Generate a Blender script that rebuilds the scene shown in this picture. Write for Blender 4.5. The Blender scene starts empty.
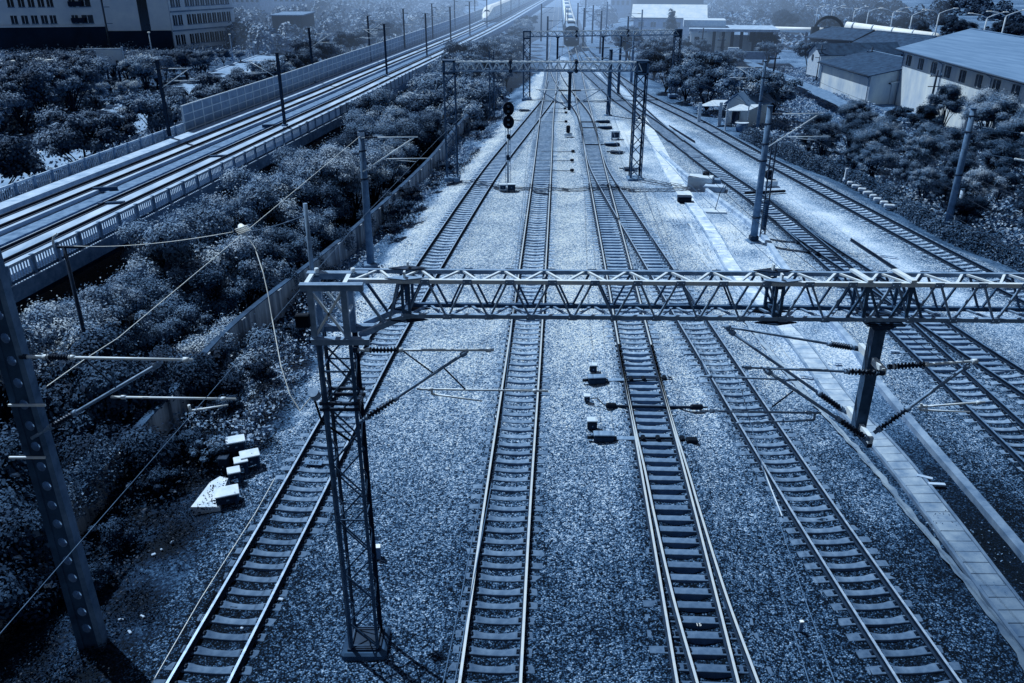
import bpy, math, random
import numpy as np
from mathutils import Vector, Matrix

random.seed(7)
RNG = np.random.default_rng(7)
SC = bpy.context.scene
COL = SC.collection
PI = math.pi
rad = math.radians

# ------------------------------------------------------------------ camera
FPX, PITCH, CAMH = 830.0, rad(24.66), 16.2
cam = bpy.data.cameras.new("camera")
cam.sensor_width = 36.0
cam.lens = FPX / 1024.0 * 36.0
cam.clip_start, cam.clip_end = 0.1, 4000.0
cob = bpy.data.objects.new("camera", cam)
cob.location = (0, 0, CAMH)
cob.rotation_euler = (PI / 2 - PITCH, 0, 0)
COL.objects.link(cob)
SC.camera = cob
CP, SP = math.cos(PITCH), math.sin(PITCH)


def ray(px, py):
    u, v = (px - 512) / FPX, (py - 341.5) / FPX
    return (u, CP - v * SP, -SP - v * CP)


def G(px, py, z=0.0):
    """the place on level z that was measured at that point of the photograph"""
    d = ray(px, py)
    t = (z - CAMH) / d[2]
    return Vector((d[0] * t, d[1] * t, z))


def V(px, py, y):
    """the place in the upright plane at distance y"""
    d = ray(px, py)
    t = y / d[1]
    return Vector((d[0] * t, y, CAMH + d[2] * t))


# ------------------------------------------------------------------ colour
def s2l(c):
    return c / 12.92 if c <= 0.04045 else ((c + 0.055) / 1.055) ** 2.4


DUO = [(0, (0, 6, 15)), (.2, (13, 34, 60)), (.4, (55, 89, 127)), (.6, (111, 146, 185)), (.8, (181, 208, 236)), (1, (230, 243, 255))]


def T(v):
    """albedo of that lightness, with the overall duotone blue put into the colour"""
    v = min(max(v, 0), 1)
    for (a, ca), (b, cb) in zip(DUO, DUO[1:]):
        if v <= b:
            k = (v - a) / (b - a)
            return tuple(min(.86, s2l((ca[i] + (cb[i] - ca[i]) * k) / 255.0)) for i in range(3)) + (1.0,)


def new_mat(name):
    m = bpy.data.materials.new(name)
    m.use_nodes = True
    nt = m.node_tree
    for n in list(nt.nodes):
        if n.type not in ('BSDF_PRINCIPLED', 'OUTPUT_MATERIAL'):
            nt.nodes.remove(n)
    nt.nodes['Principled BSDF'].inputs['Specular Tint'].default_value = (.45, .68, 1.0, 1.0)
    return m, nt, nt.nodes['Principled BSDF']


def ramp(nt, stops):
    r = nt.nodes.new('ShaderNodeValToRGB')
    e = r.color_ramp.elements
    e[0].position, e[0].color = stops[0]
    e[1].position, e[1].color = stops[-1]
    for p, c in stops[1:-1]:
        x = e.new(p)
        x.color = c
    return r


def surf(name, lo, hi, scale=3.0, rough=.8, metal=0.0, bump=.0, detail=6, spec=.3, stretch=None, coord='Object'):
    """noise-mottled surface between two lightnesses"""
    m, nt, b = new_mat(name)
    L, N = nt.links, nt.nodes
    tc = N.new('ShaderNodeTexCoord')
    src = tc.outputs[coord]
    if stretch:
        mp = N.new('ShaderNodeMapping')
        mp.inputs['Scale'].default_value = stretch
        L.new(src, mp.inputs['Vector'])
        src = mp.outputs['Vector']
    nz = N.new('ShaderNodeTexNoise')
    nz.inputs['Scale'].default_value = scale
    nz.inputs['Detail'].default_value = detail
    nz.inputs['Roughness'].default_value = .65
    L.new(src, nz.inputs['Vector'])
    r = ramp(nt, [(.3, T(lo)), (.7, T(hi))])
    L.new(nz.outputs['Fac'], r.inputs['Fac'])
    L.new(r.outputs['Color'], b.inputs['Base Color'])
    b.inputs['Roughness'].default_value = rough
    b.inputs['Metallic'].default_value = metal
    b.inputs['Specular IOR Level'].default_value = spec
    if bump:
        bp = N.new('ShaderNodeBump')
        bp.inputs['Strength'].default_value = bump
        bp.inputs['Distance'].default_value = .02
        L.new(nz.outputs['Fac'], bp.inputs['Height'])
        L.new(bp.outputs['Normal'], b.inputs['Normal'])
    return m


def vignette_surf(name, lo, hi, k0=.50, k1=1.28, scale=3.2):
    m = surf(name, lo, hi, scale, rough=.88, bump=.25)
    nt = m.node_tree
    N, L = nt.nodes, nt.links
    b = N['Principled BSDF']
    src = b.inputs['Base Color'].links[0].from_socket
    oi = N.new('ShaderNodeObjectInfo')
    geo = N.new('ShaderNodeNewGeometry')
    sx = N.new('ShaderNodeSeparateXYZ'); L.new(geo.outputs['Position'], sx.inputs[0])
    mr = N.new('ShaderNodeMapRange'); mr.inputs[1].default_value = 15; mr.inputs[2].default_value = 42; mr.inputs[3].default_value = k0; mr.inputs[4].default_value = k1  # lens vignette put into the colour: darker toward the camera
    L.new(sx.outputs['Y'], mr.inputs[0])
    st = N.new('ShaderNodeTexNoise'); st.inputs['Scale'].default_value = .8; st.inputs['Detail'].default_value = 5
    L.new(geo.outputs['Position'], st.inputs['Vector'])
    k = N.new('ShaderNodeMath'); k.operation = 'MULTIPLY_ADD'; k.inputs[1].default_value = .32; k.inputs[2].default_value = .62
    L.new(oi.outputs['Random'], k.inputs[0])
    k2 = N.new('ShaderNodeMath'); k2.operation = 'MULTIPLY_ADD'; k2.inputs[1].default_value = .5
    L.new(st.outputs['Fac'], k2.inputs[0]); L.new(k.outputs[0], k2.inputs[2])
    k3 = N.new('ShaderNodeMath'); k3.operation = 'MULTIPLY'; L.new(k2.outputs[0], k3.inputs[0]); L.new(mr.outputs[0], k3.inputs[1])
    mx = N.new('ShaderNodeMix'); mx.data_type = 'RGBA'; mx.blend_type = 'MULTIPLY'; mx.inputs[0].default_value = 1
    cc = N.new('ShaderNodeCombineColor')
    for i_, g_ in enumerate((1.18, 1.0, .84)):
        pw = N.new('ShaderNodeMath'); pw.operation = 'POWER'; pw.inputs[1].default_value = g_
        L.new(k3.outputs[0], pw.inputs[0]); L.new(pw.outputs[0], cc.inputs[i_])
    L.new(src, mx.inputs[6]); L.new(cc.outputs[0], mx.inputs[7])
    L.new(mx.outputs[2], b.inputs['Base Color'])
    return m


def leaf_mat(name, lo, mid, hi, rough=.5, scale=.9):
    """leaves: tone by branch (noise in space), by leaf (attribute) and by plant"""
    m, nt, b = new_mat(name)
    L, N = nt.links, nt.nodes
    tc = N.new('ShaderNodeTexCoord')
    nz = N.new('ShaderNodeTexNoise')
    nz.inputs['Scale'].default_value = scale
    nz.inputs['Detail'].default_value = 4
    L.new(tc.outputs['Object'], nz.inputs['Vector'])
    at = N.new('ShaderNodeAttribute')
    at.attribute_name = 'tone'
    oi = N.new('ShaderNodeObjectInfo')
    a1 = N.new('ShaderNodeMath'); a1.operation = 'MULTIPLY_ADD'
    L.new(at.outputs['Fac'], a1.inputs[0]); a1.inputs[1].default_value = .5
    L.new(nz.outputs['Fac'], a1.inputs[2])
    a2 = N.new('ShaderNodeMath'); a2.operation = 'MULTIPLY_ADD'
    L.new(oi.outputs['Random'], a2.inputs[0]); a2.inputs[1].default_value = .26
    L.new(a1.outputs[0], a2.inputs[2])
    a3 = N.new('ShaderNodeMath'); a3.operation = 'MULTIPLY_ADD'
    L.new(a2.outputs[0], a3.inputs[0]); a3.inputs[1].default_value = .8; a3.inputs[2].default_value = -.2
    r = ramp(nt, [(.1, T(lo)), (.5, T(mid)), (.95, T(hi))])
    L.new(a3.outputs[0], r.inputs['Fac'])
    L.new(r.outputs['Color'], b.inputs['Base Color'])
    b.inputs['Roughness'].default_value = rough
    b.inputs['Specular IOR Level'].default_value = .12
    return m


def ground_mat():
    """one sheet: broken stone where 'gravel' is 1, earth where it is 0; lightness from 'tone'"""
    m, nt, b = new_mat('ballast and earth')
    L, N = nt.links, nt.nodes
    geo = N.new('ShaderNodeNewGeometry')
    def math_(op, x, y, z=None):
        n = N.new('ShaderNodeMath'); n.operation = op
        for i, q in enumerate((x, y, z)):
            if q is None: continue
            if isinstance(q, (int, float)): n.inputs[i].default_value = q
            else: L.new(q, n.inputs[i])
        return n.outputs[0]
    vo = N.new('ShaderNodeTexVoronoi'); vo.inputs['Scale'].default_value = 23.5
    L.new(geo.outputs['Position'], vo.inputs['Vector'])
    v2 = N.new('ShaderNodeTexVoronoi'); v2.inputs['Scale'].default_value = 11.0
    L.new(geo.outputs['Position'], v2.inputs['Vector'])
    sp = N.new('ShaderNodeSeparateColor'); L.new(vo.outputs['Color'], sp.inputs[0])
    sp2 = N.new('ShaderNodeSeparateColor'); L.new(v2.outputs['Color'], sp2.inputs[0])
    big = N.new('ShaderNodeTexNoise'); big.inputs['Scale'].default_value = .55; big.inputs['Detail'].default_value = 7
    big.inputs['Roughness'].default_value = .62
    L.new(geo.outputs['Position'], big.inputs['Vector'])
    fine = N.new('ShaderNodeTexNoise'); fine.inputs['Scale'].default_value = 9; fine.inputs['Detail'].default_value = 8
    L.new(geo.outputs['Position'], fine.inputs['Vector'])
    tone = N.new('ShaderNodeAttribute'); tone.attribute_name = 'tone'
    grav = N.new('ShaderNodeAttribute'); grav.attribute_name = 'gravel'
    # stone: contrast between neighbours, dark gaps
    c = math_('ADD', sp.outputs[0], math_('MULTIPLY', sp2.outputs[1], .45))
    c = math_('MULTIPLY', math_('SUBTRACT', c, .72), .57)
    gap = math_('MULTIPLY', math_('SUBTRACT', vo.outputs['Distance'], .42), -.30)
    stone = math_('MULTIPLY', math_('ADD', c, gap), grav.outputs['Fac'])
    earth = math_('MULTIPLY', math_('SUBTRACT', fine.outputs['Fac'], .5), math_('SUBTRACT', .75, math_('MULTIPLY', grav.outputs['Fac'], .5)))
    v = math_('ADD', math_('ADD', tone.outputs['Fac'], stone), math_('ADD', earth, math_('MULTIPLY', math_('SUBTRACT', big.outputs['Fac'], .5), .42)))
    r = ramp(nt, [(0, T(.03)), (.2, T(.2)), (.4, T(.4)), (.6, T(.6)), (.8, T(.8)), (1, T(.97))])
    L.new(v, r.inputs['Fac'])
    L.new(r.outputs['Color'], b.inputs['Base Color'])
    b.inputs['Roughness'].default_value = .9
    b.inputs['Specular IOR Level'].default_value = .15
    bp = N.new('ShaderNodeBump'); bp.inputs['Strength'].default_value = 1.0; bp.inputs['Distance'].default_value = .03
    h = math_('ADD', math_('MULTIPLY', math_('SUBTRACT', 1.0, vo.outputs['Distance']), grav.outputs['Fac']), math_('ADD', math_('MULTIPLY', sp.outputs[1], grav.outputs['Fac']), math_('MULTIPLY', fine.outputs['Fac'], .6)))
    L.new(h, bp.inputs['Height'])
    L.new(bp.outputs['Normal'], b.inputs['Normal'])
    return m


M = dict(
    ground=ground_mat(),
    rail_top=surf('polished rail head', .80, .92, 4, rough=.32, metal=.35, spec=.6),
    rail_mid=surf('half polished rail head', .60, .78, 4, rough=.4, metal=.3, spec=.5),
    rail_dull=surf('dull rail head', .40, .58, 4, rough=.5, metal=.2, spec=.4),
    rail_side=surf('rusty rail flank', .10, .24, 9, rough=.75),
    sleeper=vignette_surf('weathered concrete sleeper', .50, .72, .30, 1.0),
    sleeper_old=vignette_surf('stained flat sleeper', .50, .68, .32, .95),
    clip=surf('dark rail fastening', .08, .2, 8, rough=.6),
    steel=surf('grey painted steel', .5, .66, 5, rough=.5, spec=.4),
    steel_l=surf('galvanised steel', .78, .92, 6, rough=.42, spec=.5),  # also carries painted highlight on the front top chords
    mast=surf('grey lattice steel', .26, .42, 4, rough=.55, spec=.4),
    steel_d=surf('dark weathered steel', .12, .26, 5, rough=.6),  # also carries painted shade on the back mast legs
    black=surf('black paint', .04, .10, 4, rough=.55, spec=.15),
    porcelain=surf('dark glazed insulator', .08, .2, 7, rough=.4, spec=.25),
    conc=surf('weathered concrete', .42, .6, 1.6, rough=.9, bump=.3),
    conc_l=surf('pale concrete', .62, .78, 1.2, rough=.9, bump=.2),
    conc_d=surf('dark concrete', .2, .4, 1.0, rough=.9, bump=.3),  # also carries painted shade on cabinet bodies and the pierced mast
    conc_pole=surf('concrete post', .38, .56, 2.0, rough=.85, bump=.15),
    slab=surf('bright track slab', .60, .78, .8, rough=.85, stretch=(1, .3, 1)),
    girder=surf('dark girder concrete', .26, .4, .6, rough=.9),  # darker concrete for girder and piers
    white=surf('white paint', .88, 1.0, 3, rough=.5, spec=.5),
    cream=surf('off white paint', .74, .88, 3, rough=.6),
    grey=surf('grey paint', .45, .55, 3, rough=.6),
    wall=surf('streaked old plaster wall', .26, .84, 1.5, rough=.95, bump=.3, stretch=(1, 1, .12)),
    glassd=surf('dark window glass', .04, .14, 2, rough=.15, spec=.8),
    panel=surf('pale noise barrier panel', .48, .62, 1, rough=.4, spec=.5),
    facade=surf('grey blue facade', .76, .86, .3, rough=.9),
    facade_d=surf('dark facade', .14, .22, .3, rough=.9),
    plaster=surf('white wash', .70, .94, .35, rough=.9, stretch=(1, 1, .4)),
    roof=surf('grey sheet roof', .46, .56, .4, rough=.7, stretch=(6, .3, 1)),
    roof_d=surf('dark tiled roof', .22, .36, 1.2, rough=.9, bump=.3),
    roof_l=surf('pale sheet roof', .8, .95, .6, rough=.7),
    bark=surf('bark', .1, .24, 5, rough=.95),
    asphalt=surf('pale road surface', .56, .66, .5, rough=.9),
    path_l=surf('dusty cover slab', .70, .92, 1.3, rough=.9, bump=.2),
    path=vignette_surf('cover slab', .60, .86, .15, 1.1, 1.3),
    sand=vignette_surf('pale dry earth', .58, .88, .18, 1.05, 1.4),
    kerb=vignette_surf('worn kerb concrete', .54, .78, .22, 1.0, 1.2),
    wire=surf('bare wire', .34, .5, 3, rough=.4, spec=.5),
    wire_l=surf('pale cable sheath', .85, .98, 3, rough=.5),
    wire_d=surf('dark cable', .1, .2, 3, rough=.5),
    carbody=surf('train body paint', .5, .62, .6, rough=.35, spec=.5),
    leaf_a=leaf_mat('leaf clusters', .10, .50, .86, rough=.7),
    leaf_b=leaf_mat('pale leaf clusters', .13, .56, .92, rough=.7),
    leaf_c=leaf_mat('dark leaf clusters', .06, .33, .66, rough=.7),
    leaf_d=leaf_mat('very dark leaf clusters', .05, .22, .44, rough=.7),  # darkest leaves; their tone also stands in for the corner vignette
    weed=leaf_mat('dry weeds', .26, .56, .84, scale=1.5),
    weed_d=leaf_mat('dark weeds', .03, .14, .34, scale=1.5),
)


# ------------------------------------------------------------------ mesh builder
def frame_of(d, up=(0, 0, 1)):
    d = Vector(d).normalized()
    u = Vector(up)
    if abs(d.dot(u)) > .99:
        u = Vector((0, 1, 0))
    s = d.cross(u).normalized()
    return d, s, s.cross(d).normalized()


def holed_plate(c, w0, w1, h, th, holes, r):
    """upright plate of half width w0 (below) to w1 (above) with round holes; one connected skin"""
    import bmesh
    bm = bmesh.new()
    n = 16
    W = lambda z: w0 + (w1 - w0) * z / h
    edges = [0] + [(p + q) / 2 for p, q in zip(holes, holes[1:])] + [h]
    for k, z in enumerate(holes):
        zl, zh = edges[k], edges[k + 1]
        outer, inner = [], []
        for i in range(n):
            t = 2 * PI * i / n
            ux, uz = math.cos(t), math.sin(t)
            m = max(abs(ux), abs(uz))
            sx, sz = ux / m, uz / m
            zz = z + (sz * (zh - z) if sz > 0 else sz * (z - zl))
            outer.append((sx * W(zz), zz)); inner.append((ux * r(z) * .8, z + uz * r(z)))
        V_ = {}
        for s, y in ((0, -th / 2), (1, th / 2)):
            V_[s] = [[bm.verts.new((c.x + x, c.y + y, c.z + q)) for x, q in L] for L in (outer, inner)]
        for i in range(n):
            j = (i + 1) % n
            bm.faces.new((V_[0][0][i], V_[0][0][j], V_[0][1][j], V_[0][1][i]))
            bm.faces.new((V_[1][0][j], V_[1][0][i], V_[1][1][i], V_[1][1][j]))
            bm.faces.new((V_[0][1][i], V_[0][1][j], V_[1][1][j], V_[1][1][i])).material_index = 1
    bmesh.ops.remove_doubles(bm, verts=bm.verts, dist=1e-4)
    bm.verts.index_update()
    return [v.co.copy() for v in bm.verts], [tuple(v.index for v in f.verts) for f in bm.faces], [f.material_index for f in bm.faces]


class MB:
    def __init__(s):
        s.v, s.f, s.m, s.sm = [], [], [], []

    def add(s, vs, fs, mi=0, smooth=False):
        o = len(s.v)
        s.v += [tuple(x) for x in vs]
        for f in fs:
            s.f.append(tuple(i + o for i in f)); s.m.append(mi); s.sm.append(smooth)
        return s

    def hexa(s, p, mi=0):
        """eight corners: four below, four above, same turn"""
        return s.add(p, [(3, 2, 1, 0), (4, 5, 6, 7), (0, 1, 5, 4), (1, 2, 6, 5), (2, 3, 7, 6), (3, 0, 4, 7)], mi)

    def box(s, c, d, rz=0.0, mi=0, taper=1.0, bev=0.0):
        cx, cy, cz = c
        hx, hy, hz = d[0] / 2, d[1] / 2, d[2] / 2
        ca, sa = math.cos(rz), math.sin(rz)
        R = lambda x, y, z: (cx + x * ca - y * sa, cy + x * sa + y * ca, cz + z)
        if bev > 0:
            b = min(bev, hx * .9, hy * .9, hz * .9)
            rings = []
            for z, k in ((-hz, b), (-hz + b, 0), (hz - b, 0), (hz, b)):
                X, Y = hx - k, hy - k
                q = b if k == 0 else b * .6
                rings.append([R(x, y, z) for x, y in ((X - q, -Y), (X, -Y + q), (X, Y - q), (X - q, Y), (-X + q, Y), (-X, Y - q), (-X, -Y + q), (-X + q, -Y))])
            vs = [p for r in rings for p in r]
            fs = [tuple(reversed(range(8))), tuple(24 + i for i in range(8))]
            for k in range(3):
                for i in range(8):
                    j = (i + 1) % 8
                    fs.append((k * 8 + i, k * 8 + j, k * 8 + 8 + j, k * 8 + 8 + i))
            return s.add(vs, fs, mi)
        t = taper
        return s.hexa([R(-hx, -hy, -hz), R(hx, -hy, -hz), R(hx, hy, -hz), R(-hx, hy, -hz),
                       R(-hx * t, -hy * t, hz), R(hx * t, -hy * t, hz), R(hx * t, hy * t, hz), R(-hx * t, hy * t, hz)], mi)

    def bar(s, p, q, w, h, mi=0, up=(0, 0, 1), w2=None, h2=None):
        p, q = Vector(p), Vector(q)
        d, a, b = frame_of(q - p, up)
        w2, h2 = w2 or w, h2 or h
        P = []
        for o, W, H in ((p, w, h), (q, w2, h2)):
            P += [o - a * W / 2 - b * H / 2, o + a * W / 2 - b * H / 2, o + a * W / 2 + b * H / 2, o - a * W / 2 + b * H / 2]
        return s.hexa(P, mi)

    def angle(s, p, q, w, t, mi=0, up=(0, 0, 1)):
        """an L section"""
        p, q = Vector(p), Vector(q)
        d, a, b = frame_of(q - p, up)
        L = [(0, 0), (w, 0), (w, t), (t, t), (t, w), (0, w)]
        vs = [o + a * (x - w / 2) + b * (y - w / 2) for o in (p, q) for x, y in L]
        fs = [(5, 4, 3, 2, 1, 0), (6, 7, 8, 9, 10, 11)] + [(i, (i + 1) % 6, 6 + (i + 1) % 6, 6 + i) for i in range(6)]
        return s.add(vs, fs, mi)

    def tube(s, pts, r, n=8, mi=0, cap=True, smooth=True):
        pts = [Vector(p) for p in pts]
        rs = r if isinstance(r, (list, tuple)) else [r] * len(pts)
        vs, a = [], None
        for i, p in enumerate(pts):
            d = (pts[min(i + 1, len(pts) - 1)] - pts[max(i - 1, 0)])
            if d.length < 1e-9: d = Vector((0, 0, 1))
            d.normalize()
            if a is None:
                _, a, b = frame_of(d)
            else:
                a = (a - d * a.dot(d))
                a = a.normalized() if a.length > 1e-6 else frame_of(d)[1]
                b = a.cross(d)
            for k in range(n):
                t = 2 * PI * k / n
                vs.append(p + a * math.cos(t) * rs[i] + b * math.sin(t) * rs[i])
        fs = []
        for i in range(len(pts) - 1):
            for k in range(n):
                j = (k + 1) % n
                fs.append((i * n + k, i * n + j, (i + 1) * n + j, (i + 1) * n + k))
        s.add(vs, fs, mi, smooth)
        if cap:
            o = len(s.v) - len(vs)
            s.f += [tuple(o + k for k in reversed(range(n))), tuple(o + (len(pts) - 1) * n + k for k in range(n))]
            s.m += [mi, mi]; s.sm += [False, False]
        return s

    def prism(s, poly, z0, z1, mi=0):
        n = len(poly)
        vs = [(x, y, z0) for x, y in poly] + [(x, y, z1) for x, y in poly]
        return s.add(vs, [tuple(reversed(range(n))), tuple(range(n, 2 * n))] + [(i, (i + 1) % n, n + (i + 1) % n, n + i) for i in range(n)], mi)

    def sweep(s, pts, prof, mis=None, closed=True):
        """profile (side, height) carried along a level-ish line"""
        n = len(prof)
        vs = []
        for i, p in enumerate(pts):
            d = pts[min(i + 1, len(pts) - 1)] - pts[max(i - 1, 0)]
            d = Vector((d.x, d.y, 0)).normalized()
            a = Vector((d.y, -d.x, 0))
            for x, z in prof:
                vs.append(p + a * x + Vector((0, 0, z)))
        o = len(s.v)
        s.v += [tuple(v) for v in vs]
        m = n if closed else n - 1
        for i in range(len(pts) - 1):
            for k in range(m):
                j = (k + 1) % n
                s.f.append((o + i * n + k, o + i * n + j, o + (i + 1) * n + j, o + (i + 1) * n + k))
                s.m.append(mis[k] if mis else 0); s.sm.append(False)
        if closed:
            s.f += [tuple(o + k for k in reversed(range(n))), tuple(o + (len(pts) - 1) * n + k for k in range(n))]
            mi = mis[0] if mis else 0
            s.m += [mi, mi]; s.sm += [False, False]
        return s

    def mesh(s, name, mats, origin=(0, 0, 0)):
        me = bpy.data.meshes.new(name)
        o = Vector(origin)
        me.from_pydata([tuple(Vector(v) - o) for v in s.v], [], s.f)
        for m in (mats if isinstance(mats, (list, tuple)) else [mats]):
            me.materials.append(M[m])
        me.polygons.foreach_set('material_index', s.m)
        me.polygons.foreach_set('use_smooth', s.sm)
        me.update()
        return me

    def build(s, name, mats, parent=None):
        org = parent_origin(parent)
        return link(name, s.mesh(name, mats, org), parent)


def parent_origin(p):
    o = Vector((0, 0, 0))
    while p is not None:
        o += p.location
        p = p.parent
    return o


def link(name, data, parent=None):
    o = bpy.data.objects.new(name, data)
    COL.objects.link(o)
    if parent is not None:
        o.parent = parent
    return o


def tag(o, label=None, cat=None, group=None, kind=None):
    if label: o['label'] = label
    if cat: o['category'] = cat
    if group: o['group'] = group
    if kind: o['kind'] = kind
    return o


def thing(name, loc, label, cat, group=None):
    o = link(name, None)
    o.empty_display_size = .2
    o.location = loc
    return tag(o, label, cat, group)


def single(mb, name, mats, label, cat, group=None):
    return tag(mb.build(name, mats), label, cat, group)


def struct(mb, name, mats):
    return tag(mb.build(name, mats), kind='structure')


def dup(root, loc, rz=0.0, sc=1.0, label=None, group=None):
    r = root.copy(); COL.objects.link(r)
    r.location = loc; r.rotation_euler = (0, 0, rz); r.scale = (sc, sc, sc) if not isinstance(sc, tuple) else sc
    if label: r['label'] = label
    if group: r['group'] = group
    for ch in root.children:
        c = ch.copy(); COL.objects.link(c); c.parent = r
        for g in ch.children:
            d = g.copy(); COL.objects.link(d); d.parent = c
    return r


ORD = 'nearest second third fourth fifth sixth seventh eighth ninth tenth eleventh twelfth thirteenth fourteenth fifteenth sixteenth seventeenth eighteenth nineteenth twentieth'.split()


def nth(i):
    return ORD[i] if i < 20 else '%d%s' % (i + 1, {1: 'st', 2: 'nd', 3: 'rd'}.get((i + 1) % 10, 'th'))


# ------------------------------------------------------------------ lines on the ground
def spline(pts, step=1.5):
    """smooth line through level points, resampled evenly"""
    P = [Vector(p) for p in pts]
    P = [P[0] * 2 - P[1]] + P + [P[-1] * 2 - P[-2]]
    out = []
    for i in range(1, len(P) - 2):
        a, b, c, d = P[i - 1], P[i], P[i + 1], P[i + 2]
        t0 = 0; t1 = t0 + (b - a).length ** .5; t2 = t1 + (c - b).length ** .5; t3 = t2 + (d - c).length ** .5
        n = 24
        for k in range(n):
            t = t1 + (t2 - t1) * k / n
            A1 = a * ((t1 - t) / (t1 - t0)) + b * ((t - t0) / (t1 - t0))
            A2 = b * ((t2 - t) / (t2 - t1)) + c * ((t - t1) / (t2 - t1))
            A3 = c * ((t3 - t) / (t3 - t2)) + d * ((t - t2) / (t3 - t2))
            B1 = A1 * ((t2 - t) / (t2 - t0)) + A2 * ((t - t0) / (t2 - t0))
            B2 = A2 * ((t3 - t) / (t3 - t1)) + A3 * ((t - t1) / (t3 - t1))
            out.append(B1 * ((t2 - t) / (t2 - t1)) + B2 * ((t - t1) / (t2 - t1)))
    out.append(P[-2])
    return resample(out, step)


def resample(pts, step):
    out, acc = [pts[0].copy()], 0.0
    for a, b in zip(pts, pts[1:]):
        L = (b - a).length
        if L < 1e-9: continue
        while acc + L >= step * 1.0 and step - acc <= L:
            k = (step - acc) / L
            a = a + (b - a) * k
            out.append(a.copy()); L = (b - a).length; acc = 0.0
            if L < 1e-9: break
        acc += L
    return out


def side_of(pts, i):
    d = pts[min(i + 1, len(pts) - 1)] - pts[max(i - 1, 0)]
    d = Vector((d.x, d.y, 0)).normalized()
    return d, Vector((d.y, -d.x, 0))


def offset(pts, s, dz=0.0):
    return [p + side_of(pts, i)[1] * s + Vector((0, 0, dz)) for i, p in enumerate(pts)]


def x_at(pts, y):
    for a, b in zip(pts, pts[1:]):
        if a.y <= y <= b.y:
            return a.x + (b.x - a.x) * (y - a.y) / max(b.y - a.y, 1e-6)
    a, b = (pts[0], pts[1]) if y < pts[0].y else (pts[-2], pts[-1])
    return a.x + (b.x - a.x) * (y - a.y) / (b.y - a.y)

# ------------------------------------------------------------------ the tracks: lines first
def px_line(pts, z=0.0):
    return [G(a, b, z) for a, b in pts]


def near_ext(pts, y=9.5):
    a, b = pts[0], pts[1]
    k = (y - a.y) / (b.y - a.y)
    return [a + (b - a) * k] + pts if a.y > y + 1 else pts


LINES = dict(
    A=[(197.5, 683), (290, 512), (382, 342), (490.5, 171), (523, 130), (535, 115), (548.5, 97), (553, 80)],
    B=[(490, 683), (506.5, 512), (525, 342), (542, 171), (546.7, 116), (549.8, 93), (552, 72), (553.5, 50), (555, 25), (557, 6), (558, -4)],
    C=[(708, 683), (672, 512), (634.5, 342), (618.5, 268), (597, 171), (588.5, 128), (581, 94), (577, 72), (574, 58), (571.5, 47), (567.5, 25), (565, 6), (564, -4)],
    D=[(930.5, 683), (816, 512), (707, 342), (660.5, 268), (615.8, 197), (600.8, 171), (596.5, 160), (589.7, 134), (587, 122)],
    E=[(1150, 560), (1024, 441), (919, 342), (844, 270), (757, 197.5), (719, 171), (651, 121), (616, 97), (600, 83), (588, 72), (580, 62), (574, 50)],
    F=[(1180, 370), (980, 271), (790, 171), (760, 155.5), (700, 122), (644, 94.5), (625, 82), (603, 66), (588, 52), (577, 34), (570, 15), (567, 3), (566, -4)],
    C2=[(728, 683), (701, 600), (677, 512), (666.5, 470), (655.5, 430), (643.7, 383), (634.5, 342)],
    E2=[(1150, 465), (1024, 381), (964, 342), (858, 270), (800, 231), (757, 197.5)],
    X1=[(589, 129), (584.5, 115), (577.5, 104.5), (566, 90), (556.5, 74), (552.8, 58)],
    X2=[(676, 140), (662, 128.5), (645, 113), (630, 98), (614, 78), (603, 66)],
)
TR = {k: spline(near_ext(px_line(v)) if k in 'ABCD' or k == 'C2' else px_line(v), .5) for k, v in LINES.items()}

# rail profile (side, height below the head), head faces first
RP = [(-.036, 0), (.036, 0), (.036, -.04), (.012, -.05), (.012, -.15), (.075, -.165), (.075, -.176), (-.075, -.176), (-.075, -.165), (-.012, -.15), (-.012, -.05), (-.036, -.04)]
RMI = [0] + [1] * 11


def sleeper_mesh(w0, w1, flat, gauge_at=(0.0,)):
    """concrete sleeper from side w0 to w1 with the fastenings of each track that crosses it"""
    mb = MB()
    n = 14
    prof = []
    for i in range(n + 1):
        x = w0 + (w1 - w0) * i / n
        if flat:
            z, hw = -.18, .13
        else:
            a = abs(x)
            k = min(1, max(0, (.62 - a) / .4)); k = k * k * (3 - 2 * k)
            z = -.178 - .062 * k - max(0, a - .95) * .05
            hw = .138 - .03 * k
        prof.append((x, z, hw))
    vs, fs = [], []
    for x, z, hw in prof:
        vs += [(x, -hw - .03, -.42), (x, -hw, z - .008), (x, -hw + .012, z), (x, hw - .012, z), (x, hw, z - .008), (x, hw + .03, -.42)]
    for i in range(n):
        for k in range(5):
            fs.append((i * 6 + k, (i + 1) * 6 + k, (i + 1) * 6 + k + 1, i * 6 + k + 1))
    fs += [(0, 1, 2, 3, 4, 5), tuple(n * 6 + k for k in (5, 4, 3, 2, 1, 0))]
    mb.add(vs, fs, 0)
    for g in gauge_at:
        for s in (-.7525, .7525):
            for q in (-1, 1):
                mb.box((g + s + q * .115, 0, -.158), (.09, .17, .05), 0, 1, taper=.6)
                mb.tube([(g + s + q * .13, 0, -.15), (g + s + q * .13, 0, -.105)], .017, 6, 1)
    return mb.mesh('sleeper', ['sleeper_old' if flat else 'sleeper', 'clip'])


STD = sleeper_mesh(-1.26, 1.26, False)
FLT = sleeper_mesh(-1.3, 1.3, True)


def nearest_off(pts, p, side):
    """signed side offset from p of the line pts, where it passes p"""
    best, bd = None, 9e9
    for q in pts:
        d = (q - p).length_squared
        if d < bd: bd, best = d, q
    return (best - p).dot(side), bd ** .5


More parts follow.
